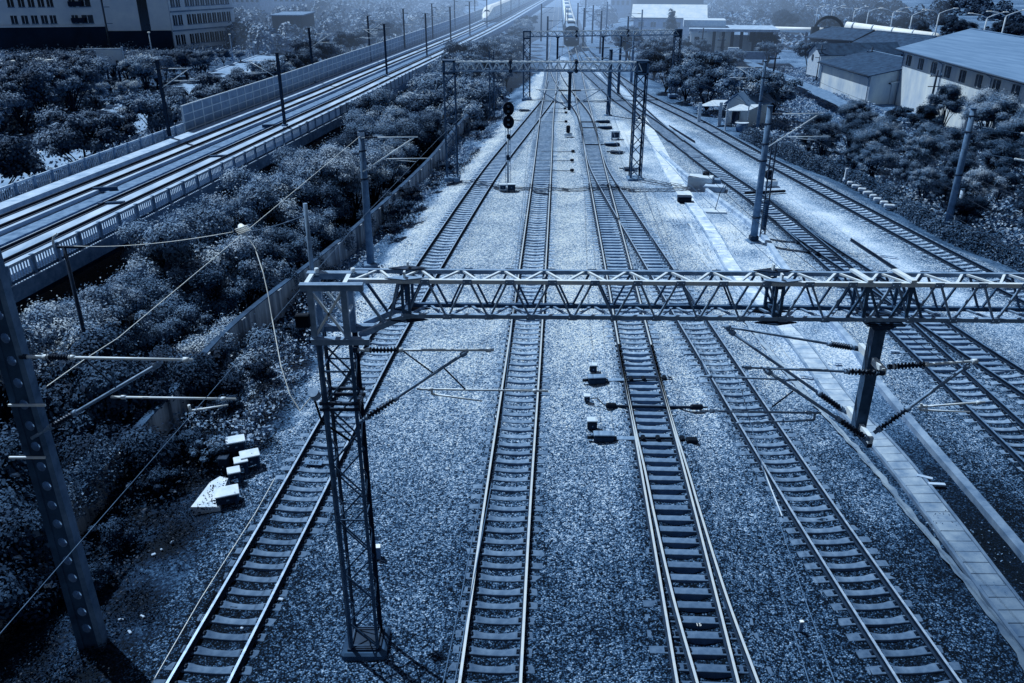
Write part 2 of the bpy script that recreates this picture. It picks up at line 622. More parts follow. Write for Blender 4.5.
def rail_track(name, key, label, group, pitch=.57, flat=False, branches=(), main=None, one=100):
    pts = TR[key]
    o = pts[0].copy()
    t = thing('railway_track', o, label, 'railway track', group)
    rl = [p for i, p in enumerate(pts)]
    # sparser far away
    line = [p for i, p in enumerate(rl) if p.y < 80 or i % 4 == 0 or i == len(rl) - 1]
    if line[-1] is not rl[-1]: line.append(rl[-1])
    for s in (-.7525, .7525):
        MB().sweep(offset(line, s), RP, RMI).build('rail', [dict(A='rail_mid', D='rail_mid', E='rail_dull', F='rail_dull', E2='rail_dull', X2='rail_mid').get(key, 'rail_top'), 'rail_side'], t)
    sl = resample(pts, pitch)
    n = 0
    far = MB()
    for i, p in enumerate(sl):
        if p.y > 150: break
        d, a = side_of(sl, i)
        rz = math.atan2(a.y, a.x) + random.uniform(-.012, .012)
        me = FLT if flat else STD
        offs = []
        if main is not None:
            m_off, m_d = nearest_off(TR[main], p, a)
            if m_d < 2.45: continue
        for b in branches:
            bo, bd = nearest_off(TR[b], p, a)
            if bd < 2.45 and abs(bo) > .02 and bd < abs(bo) + .3: offs.append(bo)
        if offs and n < one:
            bo = offs[0]
            me = sleeper_mesh(min(-1.3, bo - 1.3), max(1.3, bo + 1.3), True, (0.0, bo) if abs(bo) > .3 else (0.0,))
        elif key == 'C' and 14 < p.y < 33:
            me = FLT
        if n < one:
            s = link('sleeper', me, t)
            s.location = p - o + Vector((0, 0, random.uniform(-.008, .004))); s.rotation_euler = (0, 0, rz)
            n += 1
        else:
            w = (1.26 if not offs else 1.3, offs[0] if offs else 0)
            c = p + a * (w[1] / 2)
            far.box((c.x, c.y, -.25), (2 * w[0] + abs(w[1]), .26, .14), rz)
    if far.v:
        tag(far.build('sleepers', 'sleeper', t), kind='stuff')
    return t


rail_track('A', 'A', 'curving single track along the weedy left edge, passing left of the lattice mast', None)
rail_track('B', 'B', 'straight track with brightest shining rails, right of the near lattice mast', None)
rail_track('C', 'C', 'middle track with the set of points and point motors, leading to the oncoming train', None, branches=('C2', 'D'))
rail_track('C2', 'C2', 'rails branching at the points beside the point motors, toward the camera', None, flat=True, main='C')
rail_track('D', 'D', 'track swinging out right from the middle track, left of the slab covered trough', None, main='C', flat=False)
rail_track('E', 'E', 'dark track right of the bare kerb, running under the hanging post', None, branches=('E2',))
rail_track('E2', 'E2', 'rails splitting off rightward behind the two concrete posts', None, main='E')
rail_track('F', 'F', 'outermost dark track beside the clipped hedge and the small hut', None)
rail_track('X1', 'X1', 'short crossover rails between the two main tracks under the second gantry', None, main='B', flat=True)
rail_track('X2', 'X2', 'short crossover rails linking the two dark right hand tracks, far off', None, main='E', flat=True)


# ------------------------------------------------------------------ lines of the setting
WALL = spline([Vector((-14.9, 9, 0)), Vector((-14.5, 16, 0))] + [G(*p, -.9) for p in [(10, 610), (107, 502), (180, 418), (232, 355), (345, 258), (425, 180), (470, 125), (512, 92)]], 1.0)
for p in WALL: p.z = 0
VIA = [G(*p, 1.0) for p in [(60, 210), (240, 133), (340, 90), (370, 76.5), (470, 33), (495, 21), (524, 6)]]
d0 = (VIA[2] - VIA[0]).normalized()
VIA = [VIA[0] - d0 * 62] + VIA
dl = (VIA[-1] - VIA[-3]).normalized()
VIA.append(VIA[-1] + dl * 160)
VIA = spline(VIA, 3.0)
for p in VIA: p.z = 0
HEDGE = spline([Vector((31.5, 30, 0)), Vector((30.6, 42, 0))] + [G(*p, -.4) for p in [(1024, 268), (960, 243), (905, 213), (850, 183), (790, 159), (742, 136)]], 1.0)
for p in HEDGE: p.z = 0
KERB = spline([G(1110, 654, -.1)] + [G(*p, -.1) for p in [(990, 513), (880, 385), (852, 344), (787, 270), (759, 231), (716, 197), (690, 178), (660, 152)]], 1.0)
PATH = spline([Vector((13.9, 12, -.1))] + [G(*p, -.12) for p in [(1004, 600), (938, 512), (888, 450), (842, 400), (799, 342), (735, 270), (712, 232), (676, 180), (655, 140), (640, 115)]], 1.0)
SAND = spline([Vector((12.4, 11, -.15))] + [G(*p, -.17) for p in [(1018, 652), (911, 515), (875, 470), (845, 437), (800, 388), (752, 330), (722, 285), (708, 258), (690, 224), (664, 182), (648, 150), (636, 120), (626, 104)]], 1.0)
DIRT = spline([G(*p, -.17) for p in [(1010, 330), (950, 293), (908, 268), (843, 226), (783, 190), (735, 163), (690, 138), (655, 115), (636, 100)]], 1.0)


# ------------------------------------------------------------------ ground
def smooth(x, a, b):
    t = np.clip((x - a) / (b - a), 0, 1)
    return t * t * (3 - 2 * t)


def vnoise(x, y, s, seed):
    r = np.random.default_rng(seed).random((64, 64))
    fx, fy = x * s, y * s
    ix, iy = np.floor(fx).astype(int), np.floor(fy).astype(int)
    tx, ty = fx - ix, fy - iy
    tx, ty = tx * tx * (3 - 2 * tx), ty * ty * (3 - 2 * ty)
    g = lambda a, b: r[a % 64, b % 64]
    return (g(ix, iy) * (1 - tx) + g(ix + 1, iy) * tx) * (1 - ty) + (g(ix, iy + 1) * (1 - tx) + g(ix + 1, iy + 1) * tx) * ty


def line_x(pts, y):
    q = sorted((p.y, p.x) for p in pts)
    ys = np.array([a for a, _ in q]); xs = np.array([b for _, b in q])
    r = np.interp(y, ys, xs)
    k = (xs[-1] - xs[-8]) / max(ys[-1] - ys[-8], .1)
    return np.where(y > ys[-1], xs[-1] + k * (y - ys[-1]), r)


def land(x, y):
    """height of the land without the track detail"""
    w = line_x(WALL, y)
    h = line_x(HEDGE, y)
    z = np.full_like(x, -.22)
    lft = x - w
    z = np.where(lft < 7, -.22 - .8 * smooth(-lft, -5.5, -.4), z)
    z = np.where(lft < 0, -.95 - 3.9 * smooth(-lft, .15, 2.0), z)
    z = np.where(x > h - 2.2, z - .35 * smooth(x - h, -2.2, 0) - 1.6 * smooth(x - h, 1.5, 22), z)
    far = smooth(y, 120, 190) * smooth(np.abs(x - 8), 16, 40)
    return z - far * .4


xs = np.concatenate([np.linspace(-420, -70, 22)[:-1], np.linspace(-70, -14, 30)[:-1], np.arange(-14, 30.5, .22), np.linspace(31, 75, 26), np.linspace(85, 420, 22)])
ys = np.concatenate([np.arange(8, 45, .25), np.arange(45, 90, .5), np.geomspace(90, 900, 110)])
X, Y = np.meshgrid(xs, ys)
Z = land(X, Y)
w_ = line_x(WALL, Y); h_ = line_x(HEDGE, Y); k_ = line_x(KERB, Y); s_ = line_x(SAND, Y); dI = line_x(DIRT, Y)
xA = line_x(TR['A'], Y); xB = line_x(TR['B'], Y); xD = line_x(TR['D'], Y)
n1 = vnoise(X, Y, .35, 1); n2 = vnoise(X, Y, 1.1, 2); n3 = vnoise(X, Y, 3.0, 3)
yard = (X > w_ + .3) & (X < h_)
Z = Z + np.where(yard, (n2 - .5) * .035 + (n3 - .5) * .03 + (n1 - .5) * .04, (n1 - .5) * .5)
near = smooth(Y, 34, 15)  # vignette put into the ground tone: darker near and at lower corners
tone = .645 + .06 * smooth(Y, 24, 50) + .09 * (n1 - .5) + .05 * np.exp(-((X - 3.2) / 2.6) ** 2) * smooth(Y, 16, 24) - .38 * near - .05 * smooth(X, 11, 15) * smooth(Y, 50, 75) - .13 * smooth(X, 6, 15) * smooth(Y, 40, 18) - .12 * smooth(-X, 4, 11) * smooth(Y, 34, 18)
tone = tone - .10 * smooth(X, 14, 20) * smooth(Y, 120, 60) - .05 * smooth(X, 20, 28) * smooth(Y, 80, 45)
grav = np.ones_like(X)
for key, crib in (('A', .12), ('B', .09), ('C', .10), ('D', .13), ('E', .16), ('F', .16), ('C2', .03), ('E2', .14)):
    P = np.array([(p.x, p.y) for p in TR[key]][::2])
    m = np.full(X.shape, 99.0)
    sel = (X > P[:, 0].min() - 4) & (X < P[:, 0].max() + 4) & (Y < P[:, 1].max() + 2)
    xx, yy = X[sel], Y[sel]
    dd = np.full(xx.shape, 99.0)
    for c in range(0, len(P), 40):
        q = P[c:c + 40]
        dd = np.minimum(dd, np.sqrt(((xx[:, None] - q[None, :, 0]) ** 2 + (yy[:, None] - q[None, :, 1]) ** 2)).min(1))
    m[sel] = dd
    Z = Z - .125 * np.exp(-(m / .48) ** 2) + .045 * np.exp(-((m - 1.22) / .22) ** 2) - .03 * np.exp(-((m - 2.2) / .5) ** 2)
    tone = tone - crib * (.6 + .9 * n1) * smooth(-m, -1.6, -.9)
# left verge: bright dust by the track, then earth and weeds down to the wall
u = xA - X
lv = smooth(u, 1.9, 2.8) * (X > w_)
tone = tone + .06 * smooth(u, 1.5, 2.0) * smooth(-u, -3.6, -2.6) * smooth(Y, 24, 40)
wd = smooth(u + (n2 - .5) * 1.4 - 1.0 * smooth(Y, 26, 48), 1.7, 3.0) * (X > w_)
grav = grav * (1 - .8 * wd)
tone = np.where(wd > 0, tone * (1 - wd) + wd * (.09 + .36 * smooth(Y, 28, 62) + .30 * (n2 - .5)), tone)
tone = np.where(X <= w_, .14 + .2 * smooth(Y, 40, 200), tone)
grav = np.where(X <= w_, 0, grav)
# dusty strip between the swinging track and the kerb
st = smooth(X - xD, 2.2, 3.4) * smooth(k_ - X, -.2, .3) * (Y < 100)
tone = tone + st * ((n1 - .45) * .22 + .03); grav = grav * (1 - .45 * st)
dst = np.exp(-((X - dI) / (1.0 + .5 * n1)) ** 2) * smooth(Y, 30, 44)
tone = tone + (.16 - .07 * smooth(Y, 55, 80)) * dst; grav = grav * (1 - .8 * np.clip(dst, 0, 1))
tone = tone - .16 * smooth(X - k_, -1.6, -.6) * smooth(k_ + 2.2 - X, 0, 1.2) * smooth(Y, 36, 20)
# verge right of the outermost track, and the land beyond
rv = smooth(X - h_, -2.4, -1.2)
tone = tone * (1 - rv) + rv * (.36 + .12 * (n2 - .5) + .1 * smooth(Y, 50, 100)); grav = grav * (1 - .8 * rv)
rr = smooth(X - h_, 0, 3)
tone = tone * (1 - rr) + rr * (.3 + .2 * (n1 - .5) + .16 * smooth(Y, 60, 160)); grav = grav * (1 - rr)
fr = smooth(Y, 130, 170)
grav = grav * (1 - .6 * fr)
nx, ny = len(xs), len(ys)
me = bpy.data.meshes.new('ground')
me.vertices.add(nx * ny)
me.vertices.foreach_set('co', np.stack([X, Y, Z], -1).astype(np.float32).ravel())
ii, jj = np.meshgrid(np.arange(nx - 1), np.arange(ny - 1))
a = (jj * nx + ii).ravel()
q = np.stack([a, a + 1, a + nx + 1, a + nx], -1).astype(np.int32)
me.loops.add(q.size); me.loops.foreach_set('vertex_index', q.ravel())
me.polygons.add(len(q)); me.polygons.foreach_set('loop_start', np.arange(0, q.size, 4, dtype=np.int32))
me.update(calc_edges=True)
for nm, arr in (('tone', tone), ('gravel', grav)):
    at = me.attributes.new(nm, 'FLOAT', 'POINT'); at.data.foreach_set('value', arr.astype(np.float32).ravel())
me.polygons.foreach_set('use_smooth', np.ones(len(q), dtype=bool))
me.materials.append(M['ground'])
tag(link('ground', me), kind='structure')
LZ = lambda x, y: float(land(np.array([float(x)]), np.array([float(y)]))[0])


def ribbon(pts, w, z, t=.2, jag=0.0):
    mb = MB()
    prof = lambda k: [(-w / 2, -t), (-w / 2, 0), (w / 2, 0), (w / 2, -t)]
    if not jag:
        mb.sweep([p + Vector((0, 0, z)) for p in pts], prof(0))
        return mb
    vs, fs = [], []
    for i, p in enumerate(pts):
        d, s = side_of(pts, i)
        for k, sd in ((0, -1), (1, 1)):
            q = p + s * sd * (w / 2 + random.uniform(-jag, jag))
            vs += [(q.x, q.y, p.z + z)]
        if i: fs.append((2 * i - 2, 2 * i - 1, 2 * i + 1, 2 * i))
    mb.add(vs, fs)
    return mb


# cover slabs of the cable trough: one path, each slab with its own edges
mbs = MB(), MB()
pp = resample(PATH, .5)
for i, p in enumerate(pp):
    if p.y > 62: break
    mb = mbs[0]
    d, s = side_of(pp, i)
    c = p + s * random.uniform(-.012, .012)
    mb.box((c.x, c.y, -.17 + random.uniform(-.006, .006)), (.76, .485, .12), math.atan2(s.y, s.x) + random.uniform(-.012, .012), 0, bev=.012)
struct(mbs[0], 'slab_path', 'path')
mb = MB()
mb.sweep(offset([p for p in PATH if p.y < 62], -.45), [(-.05, -.3), (-.05, .02), (.05, .02), (.05, -.3)])
mb.sweep(offset([p for p in PATH if p.y < 62], .45), [(-.05, -.3), (-.05, .02), (.05, .02), (.05, -.3)])
struct(mb, 'path_kerb', 'kerb')
struct(ribbon([p for p in PATH if p.y >= 61.5], 1.1, -.03, .1), 'concrete_path', 'path_l')
struct(ribbon([p for p in resample(SAND, .35) if p.y < 62], .24, .03, 0, .06), 'dry_earth_path', 'sand')
struct(MB().sweep(KERB, [(-.17, -.4), (-.16, .10), (.13, .12), (.17, -.4)]), 'kerb', 'kerb')

# ------------------------------------------------------------------ boundary wall
t = thing('boundary_wall', WALL[0].copy(), 'long streaked plaster wall between the weedy verge and the low trees', 'wall')
wl = [p for p in WALL if p.y < 118]
mb = MB()
run = [Vector((p.x, p.y, -.95)) for p in wl]
mb.sweep(run, [(-.12, -4.2), (-.12, 1.42), (.12, 1.42), (.12, -.3)])
mb.build('wall', 'wall', t)
mb = MB(); mb.sweep(run, [(-.15, 1.423), (-.15, 1.47), (.15, 1.47), (.15, 1.423)]); mb.build('coping', 'conc_d', t)
for i, p in enumerate(resample(run, 4.0)):
    if i % 1 == 0:
        d, s = side_of(run, min(range(len(run)), key=lambda k: (run[k] - p).length))
        MB().box((p.x + s.x * .03, p.y + s.y * .03, p.z + .6), (.42, .36, 1.66), math.atan2(s.y, s.x)).build('pier', 'wall', t)

# ------------------------------------------------------------------ viaduct
vp = VIA
v = thing('railway_viaduct', Vector((vp[0].x, vp[0].y, -5)), 'long concrete viaduct carrying two slab tracks behind the low trees', 'viaduct')


def voff(s, z):
    return offset(vp, s, z)


base = [p.copy() for p in vp]
MB().sweep(base, [(-5.9, .2), (-5.9, .52), (5.9, .52), (5.9, .2)]).build('deck', 'conc', v)
MB().sweep(base, [(-5.6, .197), (5.6, .197), (4.6, -.25), (3.0, -.45), (2.6, -2.3), (-2.6, -2.3), (-3.0, -.45), (-4.6, -.25)][::-1]).build('girder', 'girder', v)
for c in (-2.42, 2.42):
    MB().sweep(voff(c, 0), [(-1.28, .523), (-1.28, .80), (1.28, .80), (1.28, .523)]).build('track_slab', 'slab', v)
    for s in (-.7525, .7525):
        MB().sweep(voff(c + s, .985), RP, RMI).build('rail', ['clip', 'rail_side'], v)
    for s in (-.7525, .7525):
        mb = MB()
        mb.sweep(voff(c + s, 0), [(-.24, .803), (-.22, .845), (.22, .845), (.24, .803)])
        mb.build('rail_pads', 'steel_d', v)
MB().sweep(voff(0, 0), [(-.45, .523), (-.45, .66), (.45, .66), (.45, .523)]).build('drain_cover', 'conc', v)
for s in (-1, 1):
    a, b = sorted((s * 4.1, s * 5.35))
    MB().sweep(voff(0, 0), [(a, .523), (a, .98), (b, .98), (b, .523)]).build('cable_trough', 'conc_l', v)
MB().sweep(voff(0, 0), [(5.6, -.15), (5.6, .70), (6.14, .70), (6.14, -.15)]).build('fascia', 'conc', v)
MB().sweep(voff(0, 0), [(-6.14, -.15), (-6.14, .70), (-5.6, .70), (-5.6, -.15)]).build('fascia', 'conc', v)
MB().sweep(voff(0, 0), [(6.02, .703), (6.02, .74), (6.13, .74), (6.13, .703)]).build('ledge', 'conc_l', v)
# open balustrade near, panelled further off
for s in (-1, 1):
    cut = 96 if s > 0 else 85
    line = offset(vp, s * 5.86)
    n_line = [p for p in line if p.y < cut]
    f_line = [p for p in line if p.y >= cut - 3.2]
    MB().sweep(n_line, [(-.07, 1.60), (-.07, 1.76), (.07, 1.76), (.07, 1.60)]).build('top_rail', 'conc_l', v)
    MB().sweep(n_line, [(-.06, .703), (-.06, .86), (.06, .86), (.06, .703)]).build('bottom_rail', 'conc_d', v)
    posts = resample(n_line, 2.05)
    k = 0
    for i, p in enumerate(posts):
        d, a = side_of(posts, i)
        rz = math.atan2(d.y, d.x)
        if p.y > 24 and k < 45:
            MB().box((p.x, p.y, 1.25), (.22, .2, 1.09), rz, bev=.02).build('post', 'conc', v); k += 1
        if p.y < 24: continue
        mb = MB()
        for q in range(1, 9):
            c = p + d * (2.05 * q / 9)
            mb.box((c.x, c.y, 1.23), (.07, .06, .75), rz)
        mb.build('balusters', 'conc_l', v)
    H = 1.55 if s > 0 else 3.1
    if s > 0:
        MB().sweep(f_line, [(-.05, .703), (-.05, 1.72), (.05, 1.72), (.05, .703)]).build('parapet', 'conc_l', v)
        mb = MB()
        for i, p in enumerate(resample([q for q in f_line if q.y < 130], 2.05)):
            mb.box((p.x + .02, p.y, 1.24), (.17, .14, 1.12), rz)
        tag(mb.build('posts', 'conc_d', v), kind='stuff')
    else:
        MB().sweep(f_line, [(-.03, .703), (-.03, 3.3), (.03, 3.3), (.03, .703)]).build('noise_barrier', 'panel', v)
        for z in (1.0, 1.75, 2.5, 3.34):
            MB().sweep(f_line, [(-.06, z - .05), (-.06, z + .05), (.06, z + .05), (.06, z - .05)]).build('barrier_rail', 'cream', v)
        mb = MB(); k = 0
        for i, p in enumerate(resample(f_line, 2.0)):
            if k < 60:
                MB().box((p.x, p.y, 2.03), (.16, .14, 2.66), rz).build('barrier_post', 'cream', v); k += 1
            else:
                mb.box((p.x, p.y, 2.03), (.16, .14, 2.66), rz)
        tag(mb.build('barrier_posts', 'conc_l', v), kind='stuff')
pl = resample(vp, 24.0)
for i, p in enumerate(pl):
    if 15 < p.y < 330:
        d, a = side_of(pl, i)
        MB().box((p.x, p.y, -3.8), (4.6, 2.0, 3.1), math.atan2(a.y, a.x), bev=.3).build('pier', 'girder', v)
# little drain boxes between the tracks of the viaduct
for px, py in ((98, 203), (208, 156), (262, 125), (92, 188)):
    p = G(px, py, .9)
    p.z = .8
    b = MB().bar(p, p + Vector((1.7, .35, 0)), .32, .28)
    b.build('duct_box', 'conc_d', v)


# ------------------------------------------------------------------ insulators and arms
def insulator(mb, p, q, r=.055, mi=0, n=9):
    """ribbed rod from p to q"""
    p, q = Vector(p), Vector(q)
    pts, rs = [], []
    for i in range(n):
        for k, rr in ((.1, .45), (.35, 1.0), (.5, 1.0), (.75, .45)):
            pts.append(p + (q - p) * ((i + k) / n)); rs.append(r * rr)
    mb.tube([p] + pts + [q], [r * .45] + rs + [r * .45], 8, mi)
    return mb


def arm(parent, name, p, q, r=.03, ins=None, mat='steel_l', clamp=(), ir=.07):
    """tube from p to q; the stretch ins=(a, b) of it is an insulator"""
    p, q = Vector(p), Vector(q)
    mb = MB()
    if ins:
        a, b = p + (q - p) * ins[0], p + (q - p) * ins[1]
        if ins[0] > .02: mb.tube([p, a], r * 1.1, 8)
        mb.tube([b, q], r, 8)
    else:
        mb.tube([p, q], r, 8)
    for k in clamp:
        c = p + (q - p) * k
        mb.tube([c - (q - p).normalized() * .05, c + (q - p).normalized() * .05], r * 1.7, 8)
    o = mb.build(name, mat, parent)
    if ins:
        insulator(MB(), a, b, ir).build('insulator', 'porcelain', o)
    return o


# ------------------------------------------------------------------ near gantry
BY = lambda x: 16.78 - .02 * (x + 4.4)
ZT, ZB, HD = 10.06, 9.27, .31
X0, X1 = -4.35, 27.2
ga = thing('portal_gantry', (-3.9, 16.5, -.3), 'nearest steel truss gantry spanning the tracks on a lattice mast', 'gantry', None)


def lattice_mast(parent, cx, cy, z0, z1, w, leg=.1, pitch=.62, mat='mast', dpt=None, lw=.42):
    dpt = dpt or w
    C = [(-w / 2, -dpt / 2), (w / 2, -dpt / 2), (w / 2, dpt / 2), (-w / 2, dpt / 2)]
    for k_, (x, y) in enumerate(C):
        MB().angle((cx + x, cy + y, z0), (cx + x, cy + y, z1), leg, .016, up=(-x, -y, 0)).build('mast_leg', mat if k_ < 2 else 'steel_d', parent)  # shade of the back legs put into a darker steel
    n = int((z1 - z0) / pitch)
    for f in range(4):
        a, b = C[f], C[(f + 1) % 4]
        mb = MB()
        for i in range(n):
            za, zb = z0 + .12 + (z1 - z0 - .15) * i / n, z0 + .12 + (z1 - z0 - .15) * (i + 1) / n
            s, e = (a, b) if i % 2 else (b, a)
            mb.bar((cx + s[0], cy + s[1], za), (cx + e[0], cy + e[1], zb), .022, leg * lw)
            if i % 5 == 0:
                mb.bar((cx + a[0], cy + a[1], za), (cx + b[0], cy + b[1], za), .022, leg * lw)
        mb.build('lacing', mat, parent)


MX, MY = -3.83, 16.55
lattice_mast(ga, MX, MY, -.02, 8.85, .66, .092, .74)
MB().box((MX, MY, -.2), (1.15, 1.05, .36), .0, bev=.06).build('foundation', 'conc_d', ga)
MB().box((MX, MY, .01), (.85, .8, .05)).build('base_plate', 'steel_d', ga)
# head frame over the mast
for x in (-4.22, -3.52):
    for y in (MY - .33, MY + .33):
        MB().bar((x, y, 8.7), (x, y, 10.0), .13, .13).build('head_post', 'steel', ga)
for z, xa, xb in ((10.02, -4.42, -3.1), (8.78, -4.3, -3.05)):
    for y in (MY - .36, MY + .36):
        m2 = MB().bar((xa, y, z), (xb, y, z), .09, .17)
        m2.bar((xa, y - .05, z + .07), (xb, y - .05, z + .07), .12, .02)
        m2.build('head_beam', 'steel', ga)
mb = MB()
for y in (MY - .34, MY + .34):
    mb.bar((-4.2, y, 8.9), (-3.55, y, 9.9), .06, .05); mb.bar((-3.55, y, 8.9), (-4.2, y, 9.9), .06, .05)
for x in (-4.3, -3.5):
    mb.bar((x, MY - .33, 9.35), (x, MY + .33, 9.35), .06, .06); mb.bar((x, MY - .33, 10.06), (x, MY + .33, 10.06), .09, .06)
mb.build('head_brace', 'steel_l', ga)
MB().box((-4.42, MY - .42, 9.28), (.30, .16, .30), .05, bev=.02).build('junction_box', 'black', ga)
for x in (-4.2, -3.42):
    MB().tube([(x, MY + .3, 10.05), (x, MY + .3, 10.2)], [.055, .045], 10).build('cap', 'steel_l', ga)
MB().tube([(-4.36, 17.1, 8.6), (-4.36, 17.1, 11.55)], [.055, .045], 10).build('top_post', 'steel', ga)

# the truss: four chords, lacing on its four sides
XB = -2.28


def bp(x, s, z):
    return Vector((x, BY(x) + s * HD, z))


for s in (-1, 1):
    MB().bar(bp(-3.45, s, ZT), bp(X1, s, ZT),   .085, .09).build('top_chord', 'steel_l' if s < 0 else 'steel', ga)  # highlight put into a paler front chord; rear members kept darker
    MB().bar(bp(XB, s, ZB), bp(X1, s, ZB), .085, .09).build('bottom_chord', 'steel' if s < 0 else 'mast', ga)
    MB().bar(bp(-3.3, s, 8.80), bp(XB, s, ZB), .12, .12).build('haunch_chord', 'steel', ga)
N = 33
stp = (X1 - XB) / N
for s in (-1, 1):
    mb = MB()
    for i in range(N):
        a, m_, b = XB + stp * i, XB + stp * (i + .5), XB + stp * (i + 1)
        mb.bar(bp(a + .03, s, ZB), bp(m_ - .05, s, ZT), .042, .042)
        for nx_, nz_ in ((a, ZB), (m_, ZT)):
            mb.box((nx_, bp(nx_, s, 0).y + s * .049, nz_), (.19, .010, .12))  # node plates with bolts, joined into the lacing mesh
            for bx_ in (-.06, .06): mb.tube([(nx_ + bx_, bp(nx_, s, 0).y + s * .06, nz_), (nx_ + bx_, bp(nx_, s, 0).y + s * .085, nz_)], .018, 6)
        mb.bar(bp(m_ + .05, s, ZT), bp(b - .03, s, ZB), .042, .042)
    mb.bar(bp(-3.35, s, ZT), bp(-2.72, s, 9.03), .055, .055); mb.bar(bp(-2.66, s, 9.06), bp(-2.4, s, ZT), .055, .055)
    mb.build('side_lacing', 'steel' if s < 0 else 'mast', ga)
for z, nm, mt in ((ZT + .015, 'top_lacing', 'steel_l'), (ZB - .01, 'bottom_lacing', 'steel')):
    mb = MB()
    x = -3.35 if z > 9.8 else XB
    i = 0
    while x < X1 - .5:
        w = .42
        mb.bar(bp(x, -1, z), bp(x + w, 1, z), .05, .04)
        mb.bar(bp(x + w + .06, 1, z), bp(x + 2 * w, -1, z), .05, .04)
        x += 2 * w + .06; i += 1
    mb.build(nm, mt, ga)
# bolted joints: plates and posts
for x in (XB + .02, 5.62, 17.3):
    mb = MB()
    for s in (-1, 1):
        for dx in (-.07, .07):
            mb.bar(bp(x + dx, s, ZB), bp(x + dx, s, ZT), .06, .06)
    mb.bar(bp(x, -1, ZB + .1), bp(x, 1, ZB + .1), .08, .06); mb.bar(bp(x, -1, ZT - .1), bp(x, 1, ZT - .1), .08, .06)
    for s in (-1, 1): mb.bar(bp(x - .08, s, ZB + .1), bp(x + .08, s, ZB + .1), .06, .06)
    mb.build('joint_post', 'mast', ga)
    for s in (-1, 1):
        c = bp(x, s, ZT)
        MB().prism([(c.x - .42, c.y - .02), (c.x, c.y - .14), (c.x + .42, c.y - .02), (c.x, c.y + .14)], ZT + .062, ZT + .085).build('gusset', 'steel_d' if s > 0 else 'steel', ga)
        c = bp(x, s, ZB)
        MB().prism([(c.x - .45, c.y - .02), (c.x, c.y - .16), (c.x + .45, c.y - .02), (c.x, c.y + .16)], ZB - .1, ZB - .075).build('gusset', 'steel_d', ga)
        MB().box((x, bp(x, s, ZT).y, ZT + .14), (.04, .12, .16)).build('bolt_plate', 'steel_l', ga)
# extra plates clamping the hanging post
for x in (7.45, 8.35):
    MB().bar(bp(x, -1.15, ZT + .085), bp(x - .12, 1.15, ZT + .085), .12, .05).build('clamp_plate', 'steel_l', ga)
    mb = MB()
    for s in (-1, 1):
        mb.bar(bp(x, s, ZB), bp(x, s, ZT), .07, .05); mb.bar(bp(x - .35, s, ZB), bp(x, s, ZT), .05, .05); mb.bar(bp(x + .35, s, ZB), bp(x, s, ZT), .05, .05)
    mb.bar(bp(x, -1, ZT - .06), bp(x, 1, ZT - .06), .05, .05); mb.bar(bp(x, -1, ZB + .06), bp(x, 1, ZB + .06), .05, .05)
    mb.build('clamp_bar', 'mast', ga)
# far mast of the span
lattice_mast(ga, 27.2, 16.1, -.4, 10.1, .66, .105, pitch=.9)

# hanging post with its two bracket plates
PX, PY = 7.9, 16.4
MB().bar((PX, PY, 9.2), (PX, PY, 6.35), .25, .25, up=(0, 1, 0)).build('drop_post', 'mast', ga)
MB().box((PX, PY, 9.12), (.34, .34, .22), 0, taper=2.0).build('drop_post_head', 'steel_d', ga)
MB().box((PX, PY, 9.19), (.80, .72, .03)).build('drop_post_flange', 'steel_d', ga)
pa, pb = V(860, 346, 17.0), V(884, 372, 15.75)
qa, qb = V(848, 409, 17.0), V(871, 441, 15.75)
for a, b in ((pa, pb), (qa, qb)):
    MB().bar(a, b, .10, .16).build('bracket_beam', 'steel_l', ga)
MB().bar((PX, PY, 6.42), (PX + .05, qb.y + .05, 6.4), .12, .12).build('bracket_stay', 'steel_d', ga)


def plane(y):
    return lambda px, py: V(px, py, y)


def cantilever(parent, y, root_top, tip_top, root_low, tip_low, reg=None, steady=None, ties=(), ins_top=(.05, .28), ins_low=(.05, .28), tube='steel', r=.032):
    W = plane(y)
    c = MB().tube([W(*root_top), W(*root_top) + (W(*tip_top) - W(*root_top)) * .04], .06, 10).build('cantilever', 'steel_d', parent)
    # arm and its insulators hang together as one part with sub-parts
    def sub(nm, a, b, ins, mt, rr):
        a, b = Vector(a), Vector(b)
        i0, i1 = a + (b - a) * ins[0], a + (b - a) * ins[1]
        m1 = MB()
        m1.tube([a, i0, i0 + (i1 - i0) * .02, i1 - (i1 - i0) * .02, i1, b], [rr * 1.2, rr * 1.2, rr * .5, rr * .5, rr, rr], 8)
        for k in (ins[0], ins[1], .96):
            p = a + (b - a) * k
            m1.tube([p - (b - a).normalized() * .06, p + (b - a).normalized() * .06], rr * 1.8, 8)
        m1.build(nm, mt, c)
        insulator(MB(), i0, i1, .075).build('insulator', 'porcelain', c)
    sub('top_tube', W(*root_top), W(*tip_top), ins_top, tube, r)
    sub('strut', W(*root_low), W(*tip_low), ins_low, 'steel' if tube == 'steel_l' else tube, r * 1.15)
    if reg:
        m1 = MB().tube([W(*reg[0]), W(*reg[1])], r * .8, 8)
        for k in (.1, .9):
            p = W(*reg[0]) + (W(*reg[1]) - W(*reg[0])) * k
            m1.tube([p - Vector((.05, 0, 0)), p + Vector((.05, 0, 0))], r * 1.4, 8)
        m1.build('registration_tube', tube, c)
    if steady:
        m1 = MB().tube([W(*steady[0]), W(*steady[1])], [r * .9, r * .55], 8)
        m1.tube([W(*steady[0]), W(*steady[0]) + Vector((0, 0, .16))], r * .9, 8)
        m1.build('steady_arm', tube, c)
    for a, b in ties:
        MB().tube([W(*a), W(*b)], r * .55, 6).build('tie_rod', 'steel_d', c)
    return c


